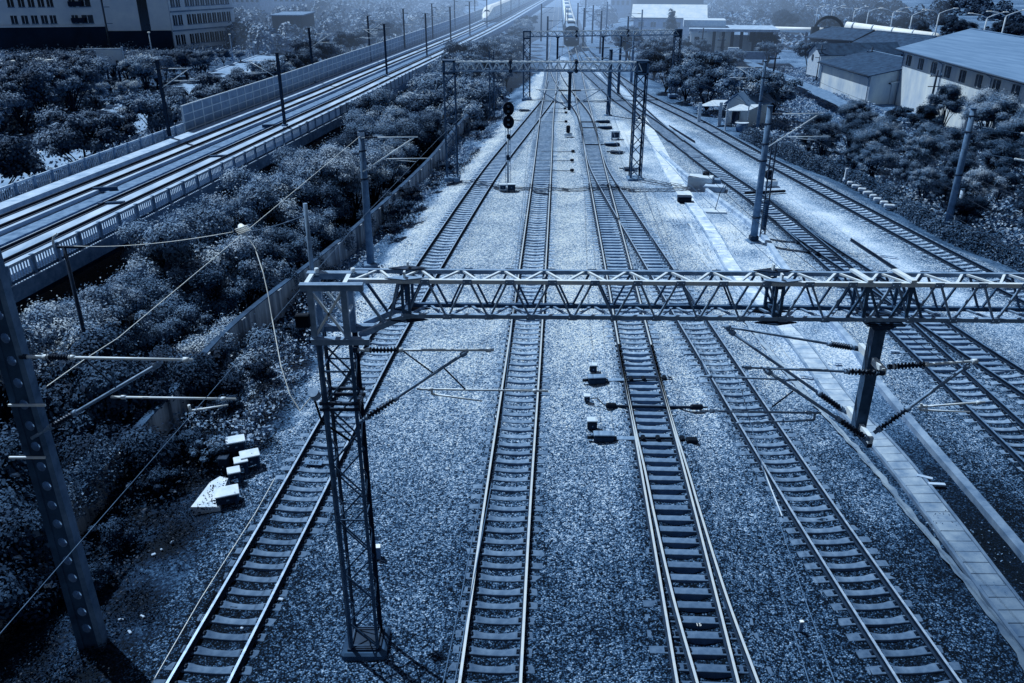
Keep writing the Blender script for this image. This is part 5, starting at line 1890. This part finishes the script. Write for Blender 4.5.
def fast_train():
    ln = offset(VIA, -2.42, 1.0)
    front = G(492, 22, 1.0)
    ln = [p for p in ln if p.y > front.y]
    t = thing('express_train', ln[0], 'bright white streamlined train on the viaduct', 'train')
    cum = [0]
    for a, b in zip(ln, ln[1:]): cum.append(cum[-1] + (b - a).length)
    def at(s):
        for i in range(len(cum) - 1):
            if cum[i + 1] >= s:
                k = (s - cum[i]) / max(cum[i + 1] - cum[i], 1e-6)
                return ln[i].lerp(ln[i + 1], k)
        return ln[-1] + (ln[-1] - ln[-2]).normalized() * (s - cum[-1])
    full = [(-1.45, .2), (-1.66, .9), (-1.66, 2.4), (-1.3, 3.3), (-.6, 3.7), (.6, 3.7), (1.3, 3.3), (1.66, 2.4), (1.66, .9), (1.45, .2)]
    s = 0
    for c in range(8):
        Lc = 26 if c == 0 else 25
        mb = MB()
        if c == 0:
            rings = []
            for k, (w, h) in ((0, (.25, .22)), (1.2, (.55, .38)), (3.5, (.82, .62)), (6, (.97, .86)), (9, (1, 1)), (25.4, (1, 1))):
                p = at(s + k); q = at(s + k + .5); d = (q - p).normalized(); n = Vector((d.y, -d.x, 0))
                rings.append([p + n * x * w + Vector((0, 0, .2 + (z - .2) * h)) for x, z in full])
            vs = [v_ for r in rings for v_ in r]
            N_ = len(full)
            mb.add(vs, [tuple(range(N_))] + [(i * N_ + k, (i + 1) * N_ + k, (i + 1) * N_ + (k + 1) % N_, i * N_ + (k + 1) % N_) for i in range(len(rings) - 1) for k in range(N_)])
        else:
            mb.sweep([at(s), at(s + Lc - .5)], full)
        body = mb.build('power_car' if c == 0 else 'coach', 'white', t)
        a, b = at(s + (9 if c == 0 else 1)), at(s + Lc - 1.5)
        d = (b - a).normalized(); n = Vector((d.y, -d.x, 0)); rz = math.atan2(-d.x, d.y)
        for q in (-1, 1):
            p = (a + b) / 2 + n * q * 1.665
            MB().box((p.x, p.y, p.z + 2.1), (.04, (b - a).length, .4), rz).build('window_band', 'glassd', body)
            MB().box((p.x, p.y, p.z + 1.2), (.04, (b - a).length, .15), rz).build('stripe', 'steel', body)
        if c == 0:
            p = at(s + 4.6); d0_ = (at(s + 6) - p).normalized()
            MB().box((p.x, p.y, p.z + 2.55), (1.7, 2.2, .5), math.atan2(-d0_.x, d0_.y), taper=.6).build('windscreen', 'glassd', body)
        s += Lc


fast_train()

# ------------------------------------------------------------------ leaves
def leaf_cloud(name, ctr, nrm, size, tone, mats, rng, aspect=.6):
    """many small leaf faces: centres, facings, sizes"""
    n = len(ctr)
    nrm = nrm / np.maximum(np.linalg.norm(nrm, axis=1, keepdims=True), 1e-6)
    ref = rng.normal(size=(n, 3))
    t = np.cross(nrm, ref); t /= np.maximum(np.linalg.norm(t, axis=1, keepdims=True), 1e-6)
    b = np.cross(nrm, t)
    s = size[:, None]
    co = np.stack([ctr - t * s, ctr - b * s * aspect + nrm * s * .18, ctr + t * s, ctr + b * s * aspect + nrm * s * .18], 1).reshape(-1, 3)
    me = bpy.data.meshes.new(name)
    me.vertices.add(4 * n); me.vertices.foreach_set('co', co.astype(np.float32).ravel())
    me.loops.add(4 * n); me.loops.foreach_set('vertex_index', np.arange(4 * n, dtype=np.int32))
    me.polygons.add(n); me.polygons.foreach_set('loop_start', np.arange(0, 4 * n, 4, dtype=np.int32))
    me.update(calc_edges=True)
    at = me.attributes.new('tone', 'FLOAT', 'FACE'); at.data.foreach_set('value', tone.astype(np.float32))
    me.materials.append(M[mats])
    return me


def crown_points(rng, blobs, n):
    """points spread through clumps, thicker toward their outsides; returns centre, outward direction, tone"""
    w = np.array([b[3] ** 2.2 for b in blobs]); w /= w.sum()
    k = rng.choice(len(blobs), n, p=w)
    B = np.array([b[:3] for b in blobs]); R = np.array([b[3] for b in blobs])
    d = rng.normal(size=(n, 3)); d /= np.linalg.norm(d, axis=1, keepdims=True)
    d[:, 2] = np.where(d[:, 2] < -.35, -d[:, 2], d[:, 2])
    r = rng.random(n) ** .38
    r = r * (1 + .30 * np.abs(rng.normal(size=n)) * (rng.random(n) < .30))
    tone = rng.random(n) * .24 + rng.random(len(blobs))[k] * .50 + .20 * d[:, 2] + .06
    p = B[k] + d * (R[k] * r)[:, None] * np.array([1, 1, .82])
    return p, d, tone


def tree_proto(name, seed, height, cr, n, leaf, mat, kind='round', trunk_h=.4):
    """tapered trunk with limbs; crown of leaf faces in clumps"""
    rng = np.random.default_rng(seed)
    root = thing(name, (0, 0, -200), 'leafy tree', 'tree')
    th = height * trunk_h
    blobs = []
    nb = {'round': 30, 'tall': 30, 'bush': 14, 'column': 16}[kind]
    cz = th + (height - th) * .5
    hz = (height - th) * .5
    for i in range(nb):
        f = 2.4 * i
        rr = math.sqrt((i + .5) / nb)
        if kind == 'column':
            z = th * .6 + (height - th * .6) * i / nb; q = cr * (1 - .75 * i / nb) * .5
            x, y = math.cos(f) * q, math.sin(f) * q; br = cr * (.62 - .4 * i / nb)
        else:
            q = cr * .74 * rr
            x, y = math.cos(f) * q + rng.normal() * cr * .08, math.sin(f) * q + rng.normal() * cr * .08
            top = math.sqrt(max(0, 1 - (q / cr) ** 2))
            z = cz + hz * (top * rng.uniform(.05, .72) - .25 * (1 - top)) * (1 if rng.random() < .8 else -.4)
            br = cr * rng.choice([rng.uniform(.12, .2), rng.uniform(.2, .38)])
        blobs.append((x, y, z, br))
    p, d, tone = crown_points(rng, blobs, n)
    m_ = n // 4
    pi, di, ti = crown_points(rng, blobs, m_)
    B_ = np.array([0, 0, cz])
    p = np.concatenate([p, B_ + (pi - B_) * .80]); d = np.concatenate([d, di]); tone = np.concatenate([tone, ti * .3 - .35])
    lf = np.concatenate([np.full(n, leaf), np.full(m_, leaf * 2.2)])
    keep = p[:, 2] > th * .35
    p, d, tone, lf = p[keep], d[keep], tone[keep], lf[keep]
    nr = d * 1.0 + np.array([0, 0, .3]) + rng.normal(size=p.shape) * .36
    size = lf * rng.uniform(.6, 1.35, len(p))
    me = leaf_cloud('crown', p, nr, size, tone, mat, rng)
    mb = MB()
    tr = .05 * height * .45
    mb.tube([(0, 0, -.4), (.03 * height * rng.normal() * .3, .02, th * .6), (0, 0, th), (.1, .05, th + hz * .8)], [tr * 1.25, tr, tr * .8, tr * .3], 8)
    for b in blobs[:: 3]:
        s = th * rng.uniform(.55, 1.0)
        m_ = Vector((b[0] * .45, b[1] * .45, s + (b[2] - s) * .6))
        mb.tube([(0, 0, s), m_, (b[0], b[1], b[2])], [tr * .5, tr * .33, tr * .12], 6)
    link('trunk', mb.mesh('trunk', 'bark'), root)
    link('crown', me, root)
    return root


PR = dict(
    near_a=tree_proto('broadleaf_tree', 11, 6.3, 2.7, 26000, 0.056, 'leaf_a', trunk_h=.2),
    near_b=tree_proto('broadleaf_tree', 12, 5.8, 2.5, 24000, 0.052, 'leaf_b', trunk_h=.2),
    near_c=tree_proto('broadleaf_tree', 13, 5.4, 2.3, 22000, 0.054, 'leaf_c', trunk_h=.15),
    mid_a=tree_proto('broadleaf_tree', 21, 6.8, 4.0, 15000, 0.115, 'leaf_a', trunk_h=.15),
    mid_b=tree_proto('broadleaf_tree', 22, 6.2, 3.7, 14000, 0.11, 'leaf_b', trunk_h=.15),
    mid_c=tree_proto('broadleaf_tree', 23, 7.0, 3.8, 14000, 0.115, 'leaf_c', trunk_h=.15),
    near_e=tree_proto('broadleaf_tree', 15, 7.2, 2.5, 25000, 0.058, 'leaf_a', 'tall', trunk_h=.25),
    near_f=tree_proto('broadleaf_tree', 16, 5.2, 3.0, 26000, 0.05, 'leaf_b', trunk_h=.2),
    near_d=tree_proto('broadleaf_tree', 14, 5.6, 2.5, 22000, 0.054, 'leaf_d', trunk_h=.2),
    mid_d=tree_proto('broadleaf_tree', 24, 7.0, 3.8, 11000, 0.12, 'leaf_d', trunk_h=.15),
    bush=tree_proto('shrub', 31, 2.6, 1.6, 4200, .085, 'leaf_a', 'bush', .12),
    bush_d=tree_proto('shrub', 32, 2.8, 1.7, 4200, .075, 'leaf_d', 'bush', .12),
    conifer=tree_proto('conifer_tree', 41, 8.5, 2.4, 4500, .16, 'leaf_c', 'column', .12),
)
used = set()


def place(kind, x, y, z, sc, label, group, rz=None):
    """the first one of a kind is moved into place, the others are copies"""
    root = PR[kind]
    rz = random.uniform(0, 6.28) if rz is None else rz
    if kind in used:
        return dup(root, (x, y, z), rz, sc, label, group)
    used.add(kind)
    root.location = (x, y, z); root.rotation_euler = (0, 0, rz); root.scale = sc if isinstance(sc, tuple) else (sc, sc, sc)
    root['label'] = label; root['group'] = group
    return root


ADJ = dict(near_a='broad bushy', near_b='pale leafy', near_c='darker bushy', near_d='deep dark bushy', near_e='taller upright', near_f='fine leaved spreading', mid_d='deep dark', mid_a='round crowned', mid_b='pale crowned', mid_c='dark crowned', bush='low leafy', bush_d='low dark', conifer='dark pointed')
pool = []       # (row key, y, kind, x, z, scale)


def in_view(x, y, z):
    c = (y * CP - (z - CAMH) * SP)
    if c < 1: return False
    px = 512 + FPX * x / c
    return -90 < px < 1114


# strip between wall and viaduct, three rows
for row, (f0, jit) in enumerate(((.12, .35), (.47, .7), (.80, .5))):
    y = 15.0 + row * 1.3
    while y < 190:
        xw = float(line_x(WALL, np.array([y]))[0]) - .9
        xv = x_at(VIA, y) + 5.2
        if y > 116: xw = min(x_at(TR['B'], y) - 9, xw + 1)
        if xw - xv < 2.2 and row != 1:
            y += 5; continue
        f1 = f0 + (random.choice((-.13, -.13, .03)) if row == 0 and y < 36 else .16 if row == 0 and 36 < y < 84 else 0)
        x = xw + (xv - xw) * f1 + random.uniform(-jit, jit)
        sc = random.uniform(.84, 1.25) * (1.16 if y < 36 else .95 if y < 56 else 1.2, 1.1 if y < 42 else 1.32, .70 if y < 60 else .74)[row]
        kd = random.choice(['near_a', 'near_e', 'near_b', 'near_c', 'near_f'])
        if y < 25 or (y < 33 and row == 0): kd = 'near_d'  # lower left vignette put into the leaf colour: darkest trees here
        if y > 90: kd = random.choice(['mid_a', 'mid_b', 'mid_c']); sc *= .80
        if in_view(x, y, 0): pool.append((('row behind the wall', 'middle row below the viaduct', 'row against the viaduct')[row], y, kd, x, -4.7, sc))
        y += random.uniform(3.0, 4.1) * (1 if y < 60 else 1.2)
# bushes at the foot of the wall
for i, (px, py, sc, kd) in enumerate(((118, 545, .5, 'bush_d'), (160, 492, .5, 'bush_d'), (196, 455, .55, 'bush_d'), (228, 418, .5, 'bush_d'), (262, 385, .5, 'bush_d'), (90, 590, .5, 'bush_d'), (214, 470, .55, 'bush'), (400, 222, .8, 'bush_d'), (412, 205, .75, 'bush_d'), (392, 238, .55, 'bush_d'), (432, 190, .5, 'bush'), (300, 345, .5, 'bush_d'), (446, 172, .5, 'bush_d'), (478, 138, .8, 'bush_d'))):
    g_ = G(px, py, -.7)
    pool.append(('foot of the wall', g_.y, kd, g_.x, LZ(g_.x, g_.y) - .15, sc))
# beyond the viaduct, this side of the road, and the plots behind the road
y = 44
while y < 240:
    xv = x_at(VIA, y) - 9.5
    if xv > -50.0 + 2.0:
        x = (xv - 50.5) / 2 + random.uniform(-1.4, 1.4)
        pool.append(('row between viaduct and road', y, random.choice(['mid_a', 'mid_c', 'mid_b']), x, -4.8, random.uniform(.95, 1.25)))
    y += random.uniform(6.0, 9.0) * (1 + y / 240)
for k, xr in enumerate((-65.5, -71, -78, -87, -98)):
    y = 62 + 8 * k
    while y < 206 + 20 * (k < 3):
        x = xr + random.uniform(-2.2, 2.2) + (y - 60) * .02
        sc_ = min(random.uniform(1.1, 1.45), (20.6 - y * .088) / 6.9)
        pxx = 512 + FPX * x / (y * CP + 15 * SP)
        if 84 < pxx < 134 and y < 152: sc_ = min(sc_, (20.6 - y * .118) / 6.9)
        if in_view(x, y, 2) and y > -x * .9 and sc_ > .4:
            pool.append((('first row behind the road', 'second row behind the road', 'third row behind the road', 'fourth row behind the road', 'fifth row behind the road')[k], y, random.choice(['mid_a', 'mid_c', 'mid_b', 'mid_c']), x, -4.9, sc_))
        y += random.uniform(4.6, 6.6) * (1 + .1 * k)
# right hand side: tall shrubs behind the hedge, then scattered trees
for k, (dx, sc0) in enumerate(((2.6, .72), (5.4, .85), (9.0, .8), (13.5, .85), (19, .9), (26, .8))):
    y = 30 + 2.2 * k
    while y < 86 - 2 * max(0, 3 - k):
        hx = x_at(list(sorted(HEDGE, key=lambda p: p.y)), y)
        x = hx + dx + random.uniform(-1, 1)
        if in_view(x, y, 1) and not (x > 47 and y > 84):
            kd = random.choice(['near_a', 'near_c', 'near_c', 'near_d'] if y > 58 else ['near_c', 'near_d', 'near_d', 'near_c'])  # right edge darkened through leaf colour, standing in for the vignette
            if k > 1 and y < 66: kd = random.choice(['near_d', 'near_c'])
            pool.append((('first row behind the hedge', 'second row behind the hedge', 'third row behind the hedge', 'fourth row behind the hedge', 'fifth row toward the warehouse', 'sixth row toward the warehouse')[k], y, kd, x, LZ(x, y) - .3, sc0 * random.uniform(.75, 1.1)))
        y += random.uniform(3.0, 4.6) * (1 + .12 * k)
# the clump of round trees behind the hut and along the far right of the line
CL = [(26.5, 97, .95), (23.5, 103, 1.0), (27.5, 107, .9), (22.5, 111, .95), (26, 118, 1.0), (30.5, 100, 1.0), (31, 110, .85), (21.5, 120, .9), (25, 128, .95), (29, 124, .9), (33, 118, .8), (22.5, 137, .9), (27.5, 140, .9), (32, 134, .8), (24, 150, .95), (30, 150, .85), (36, 146, .8),
      (21.5, 160, .85), (27, 166, .9), (34, 163, .9), (40, 158, .8), (23, 176, .9), (31, 182, .9), (38, 178, .9), (44, 190, .9), (25, 194, .85), (34, 200, .9)]
for x, y, sc in CL:
    pool.append(('clump beyond the hut', y, random.choice(['mid_a', 'mid_b', 'mid_c', 'mid_a']), x, LZ(x, y) - .4, sc * random.uniform(.85, 1.05)))
for x, y, sc in ((56, 160, .7), (52, 153, .8), (47, 160, .7), (49, 170, .8)):
    pool.append(('clump left of the cottage', y, random.choice(['mid_c', 'mid_a']), x, -1.6, sc))
for x, y, sc in ((51.5, 111, .4), (48, 106, .6), (46.5, 102, .9), (49.5, 97, .95), (51, 91, .9), (46, 92, .9), (50.5, 103, .8), (49, 87, .95), (47.5, 83, .95), (43, 108, .5), (40, 100, .5), (38, 94, .6), (43, 88, .8), (37, 88, .6), (52.5, 84, .8), (48.5, 80, .8)):
    pool.append(('scrub before the warehouse and sheds', y, random.choice(['bush', 'bush_d', 'near_c', 'near_a']), x, LZ(x, y) - .2, sc * 1.2))
# dark belt behind the far road on the right
for k in range(2):
    for i in range(11):
        x, y = 74 + i * 9 + k * 4 + random.uniform(-2, 2), 236 - i * 5.0 + k * 14 + random.uniform(-3, 3)
        pool.append((('front', 'back')[k] + ' belt behind the far lamps', y, 'mid_d', x, -3.4, random.uniform(.85, 1.1)))
pool.append(('clump beyond the hut', 205, 'conifer', V(671, 25, 205).x, -1.5, .9))
# left of the far line
for i in range(16):
    y = 100 + i * 10
    x = x_at(TR['B'], y) - (9.5 if y < 125 else 8.0) + random.uniform(-1, 1)
    pool.append(('far left verge of the line', y, random.choice(['mid_a', 'mid_b', 'mid_c']), x, -2.4, random.uniform(.55, .78)))

rows = {}
for q in pool: rows.setdefault(q[0], []).append(q)
SECT = [(0, 27, 'before the lattice mast'), (27, 48, 'by the round concrete pole'), (48, 72, 'near the oval headed signal'), (72, 112, 'near the second gantry'), (112, 160, 'past the third gantry'), (160, 999, 'far off in the haze')]
for key, L_ in rows.items():
    L_.sort(key=lambda q: q[1])
    seen = {}
    for q in L_:
        kd = q[2]
        sp = 'shrub' if 'bush' in kd else 'tree'
        left = not any(w in key for w in ('hedge', 'warehouse', 'hut', 'station', 'lamps'))
        if 'wall' in key or 'against the viaduct' in key or 'middle row' in key:
            sect = next(s for a_, b_, s in SECT if a_ <= q[1] < b_)
        else:
            sect = ''
        c = seen.setdefault((ADJ[kd], sect), [0]); c[0] += 1
        lb = '%s %s, %s, %s%s' % (ADJ[kd], sp, key, nth(c[0] - 1), (' ' + sect) if sect else '')
        place(kd, q[3], q[1], q[4], q[5], lb, sp + 's of the ' + key)
for k in list(PR):
    if k not in used:
        for ch in list(PR[k].children): bpy.data.objects.remove(ch)
        bpy.data.objects.remove(PR[k])
print('TREES', len(pool), {k: len(v) for k, v in rows.items()})

# ------------------------------------------------------------------ clipped hedge along the outermost track
rng = np.random.default_rng(5)
hl = [p for p in HEDGE]
hp = np.array([(p.x, p.y) for p in hl])
n = 46000
i = rng.integers(0, len(hp) - 1, n); k = rng.random(n)[:, None]
c2 = hp[i] * (1 - k) + hp[i + 1] * k
a_ = rng.random(n) * 6.28
rr = .75 * (1 + .25 * vnoise(c2[:, 0], c2[:, 1], .8, 9))
px_ = np.cos(a_) * rr * rng.random(n) ** .3; pz_ = np.abs(np.sin(a_)) * 1.55 * (.7 + .5 * vnoise(c2[:, 0], c2[:, 1], .6, 8)) * rng.random(n) ** .3
pts = np.stack([c2[:, 0] + px_ + .3, c2[:, 1] + rng.normal(size=n) * .15, -.75 + pz_], 1)
nr = np.stack([px_, rng.normal(size=n) * .4, pz_ + .3], 1) + rng.normal(size=(n, 3)) * .35
tag(link('hedge', leaf_cloud('hedge', pts, nr, .075 * rng.uniform(.6, 1.4, n), rng.random(n) * .8, 'leaf_c', rng)), 'long dark clipped hedge along the outermost track', 'hedge')


# ------------------------------------------------------------------ weeds and undergrowth
def scatter(name, n, fx, fy, keep, mat, h, leaf, seed, clump=.5):
    rng = np.random.default_rng(seed)
    x = fx[0] + (fx[1] - fx[0]) * rng.random(n * 3); y = fy[0] + (fy[1] - fy[0]) * rng.random(n * 3)
    x, y = keep(x, y, rng)
    x, y = x[:n], y[:n]
    z = land(x, y)
    hh = h * (.25 + 1.1 * np.clip(vnoise(x, y, .45, seed) * 1.6 - .35, 0, 1.4) * (.6 + .8 * vnoise(x, y, 1.6, seed + 1)))
    pz = z + hh * rng.random(len(x)) ** .6
    nr = rng.normal(size=(len(x), 3)) * .6 + np.array([0, 0, .6])
    tone = rng.random(len(x)) * .6 + .5 * vnoise(x, y, 1.1, seed + 2) - .1
    me = leaf_cloud(name, np.stack([x, y, pz], 1), nr, leaf * rng.uniform(.5, 1.5, len(x)), tone, mat, rng)
    return tag(link(name, me), kind='stuff')


def keep_verge(x, y, rng):
    w = line_x(WALL, y); a = line_x(TR['A'], y)
    dens = smooth(a - x + (vnoise(x, y, .9, 3) - .5) * 2.2 - 1.0 * smooth(y, 26, 48), 1.7, 3.6)
    k = (x > w + .2) & (rng.random(len(x)) < dens * (.25 + .75 * (vnoise(x, y, .5, 77) > .42)))
    return x[k], y[k]


def near_only(x, y, rng):
    x, y = keep_verge(x, y, rng)
    k = y < 27 + 5 * vnoise(x, y, .4, 41)
    return x[k], y[k]


def far_only(x, y, rng):
    x, y = keep_verge(x, y, rng)
    k = y > 25 + 5 * vnoise(x, y, .4, 41)
    return x[k], y[k]


scatter('weeds', 26000, (-15, -5), (12, 33), near_only, 'weed_d', .4, .035, 68)
scatter('weeds', 70000, (-15, 3), (24, 105), far_only, 'weed', .6, .07, 61)


def keep_wallfoot(x, y, rng):
    w = line_x(WALL, y)
    k = (x > w + .15) & (x < w + 2.4 + 1.2 * vnoise(x, y, .3, 5)) & (vnoise(x, y, .35, 15) > .36 + .2 * smooth(y, 30, 42))
    return x[k], y[k]


scatter('undergrowth', 60000, (-15, 2), (13, 118), keep_wallfoot, 'weed_d', .6, .06, 62)


def keep_field(x, y, rng):
    h = line_x(HEDGE, y)
    k = (x > h + 1) & (x < 62) & (y > 78) & ~((x > 50) & (y > 86) & (y < 125))
    return x[k], y[k]


scatter('field_grass', 50000, (22, 62), (76, 165), keep_field, 'weed', .5, .14, 67)


def keep_right(x, y, rng):
    h = line_x(HEDGE, y)
    k = (x > h + .6) & (x < 62) & (y < 82 + 10 * vnoise(x, y, .2, 31)) & ~((x > 50) & (y > 86))
    return x[k], y[k]


scatter('undergrowth', 90000, (22, 62), (28, 128), keep_right, 'leaf_a', 1.1, .12, 63)


def keep_left(x, y, rng):
    w = line_x(WALL, y)
    k = (x < w - .6) & (x > w - 16)
    return x[k], y[k]


scatter('undergrowth', 60000, (-38, 0), (14, 130), keep_left, 'leaf_d', 1.4, .12, 64)


def keep_farleft(x, y, rng):
    k = (x < -64) | ((x > -50) & (x < np.array([x_at(VIA, q) for q in y]) - 8))
    return x[k], y[k]


scatter('undergrowth', 60000, (-130, -20), (44, 230), keep_farleft, 'leaf_a', 1.6, .22, 65)


# leaves that spill over the boundary wall
rng = np.random.default_rng(90)
n = 60000
yy = 9 + 52 * rng.random(n) ** 1.3
k = vnoise(yy, yy * 0, .42, 91) * .6 + vnoise(yy, yy * 0, 1.3, 92) * .4
sel = k > .58 + .10 * (yy > 34)
yy, k = yy[sel], k[sel]
xx = line_x(WALL, yy) - .55 + 1.0 * rng.random(len(yy)) ** 1.5
hh = .62 - .9 * np.clip((xx - line_x(WALL, yy)) * 1.9, 0, 1) * (k - .3) * 2.6 + rng.normal(size=len(yy)) * .14
nr = rng.normal(size=(len(yy), 3)) * .5 + np.array([.5, 0, .7])
tag(link('creeper_foliage', leaf_cloud('creeper_foliage', np.stack([xx, yy, hh], 1), nr, .055 * rng.uniform(.6, 1.4, len(yy)), rng.random(len(yy)) * .7, 'leaf_c', rng)), kind='stuff')


def tuft(x, y, rng):
    xd = line_x(TR['D'], y); kx = line_x(KERB, y)
    k = (x > xd + 2.6) & (x < kx + .3) & (vnoise(x, y, .7, 21) > .63)
    return x[k], y[k]


scatter('dry_grass', 5000, (9, 19), (18, 75), tuft, 'weed', .16, .035, 66)


# far woods that read as one mass
def woods(n, fx, fy, keep, seed, mat):
    rng = np.random.default_rng(seed)
    pts, nr, tn = [], [], []
    for _ in range(n):
        x, y = rng.uniform(*fx), rng.uniform(*fy)
        if not keep(x, y): continue
        r = rng.uniform(3.0, 5.2); h = rng.uniform(3, 6.5)
        m = 420
        d = rng.normal(size=(m, 3)); d /= np.linalg.norm(d, axis=1, keepdims=True); d[:, 2] = np.abs(d[:, 2])
        lump = 1 + .25 * np.sin(d[:, 0] * 5 + x) * np.cos(d[:, 1] * 5 + y)
        pts.append(np.array([x, y, -4.5]) + d * np.stack([r * lump, r * lump, h * lump], 1)); nr.append(d + rng.normal(size=d.shape) * .5 + [0, 0, .3]); tn.append(rng.random(m) * .7 + rng.random() * .4)
    if not pts: return
    pts = np.concatenate(pts); nr = np.concatenate(nr); tn = np.concatenate(tn)
    return tag(link('far_woods', leaf_cloud('far_woods', pts, nr, rng.uniform(.4, .8, len(pts)), tn, mat, rng)), kind='stuff')


woods(330, (-230, -20), (210, 470), lambda x, y: x < x_at(VIA, y) - 12 and not (-140 < x < -74 and y < 262) and not (x < -60 and 330 < y < 345) , 71, 'leaf_a')
woods(150, (20, 130), (200, 470), lambda x, y: x > 14 + y * .055 and not (32 < x < 66 and 222 < y < 252), 72, 'leaf_a')
woods(170, (70, 280), (235, 420), lambda x, y: True, 73, 'leaf_d')
woods(120, (-20, 40), (170, 420), lambda x, y: x_at(VIA, y) + 7 < x < x_at(TR['B'], y) - 8, 74, 'leaf_a')

# ------------------------------------------------------------------ haze over the far line
m = bpy.data.materials.new('thin blue haze'); m.use_nodes = True
nt = m.node_tree
for nd in list(nt.nodes):
    if nd.type != 'OUTPUT_MATERIAL': nt.nodes.remove(nd)
SIG = .0006
ab = nt.nodes.new('ShaderNodeVolumeAbsorption'); ab.inputs['Color'].default_value = (0, 0, 0, 1); ab.inputs['Density'].default_value = SIG
em = nt.nodes.new('ShaderNodeEmission'); em.inputs['Color'].default_value = (.36, .58, .95, 1); em.inputs['Strength'].default_value = SIG * 1.1  # haze glows by itself, standing in for scattered skylight
ad = nt.nodes.new('ShaderNodeAddShader')
nt.links.new(ab.outputs[0], ad.inputs[0]); nt.links.new(em.outputs[0], ad.inputs[1])
nt.links.new(ad.outputs[0], nt.nodes['Material Output'].inputs['Volume'])
M['haze'] = m
n = 40
for ax, ay, cy in ((52, 290, 420), (80, 310, 425), (112, 330, 440), (150, 300, 455)):  # ellipses shaped to leave the corners dark, like a vignette
    mb = MB()
    mb.prism([(14 + ax * math.cos(2 * PI * k / n), cy + ay * math.sin(2 * PI * k / n)) for k in range(n)], -7 - ax / 100, 34 + ax / 50)
    tag(mb.build('haze', 'haze'), kind='stuff')

# ------------------------------------------------------------------ daylight
AZ = math.atan2(-.75, .66); EL = rad(57)
w = bpy.data.worlds.new('World'); SC.world = w
w.use_nodes = True
nt = w.node_tree
bg = nt.nodes['Background']
sky = nt.nodes.new('ShaderNodeTexSky'); sky.sky_type = 'NISHITA'; sky.sun_disc = False
sky.sun_elevation = EL; sky.sun_rotation = AZ
hs = nt.nodes.new('ShaderNodeHueSaturation'); hs.inputs['Saturation'].default_value = .55
nt.links.new(sky.outputs[0], hs.inputs['Color'])
nt.links.new(hs.outputs[0], bg.inputs['Color']); bg.inputs['Strength'].default_value = .042
sun = bpy.data.lights.new('sun', 'SUN'); sun.energy = 4.6; sun.angle = rad(.6); sun.color = (.93, .97, 1.0)
so = bpy.data.objects.new('sun', sun); COL.objects.link(so)
dirv = Vector((math.sin(AZ) * math.cos(EL), math.cos(AZ) * math.cos(EL), math.sin(EL)))
so.rotation_euler = dirv.to_track_quat('Z', 'Y').to_euler()
so.location = (0, 0, 60)
vs = SC.view_settings
vs.view_transform = 'Standard'; vs.look = 'None'; vs.exposure = 0; vs.gamma = 1
SC.render.engine = 'CYCLES'
SC.cycles.max_bounces = 4; SC.cycles.diffuse_bounces = 2; SC.cycles.glossy_bounces = 2; SC.cycles.transparent_max_bounces = 8
SC.cycles.use_denoising = True
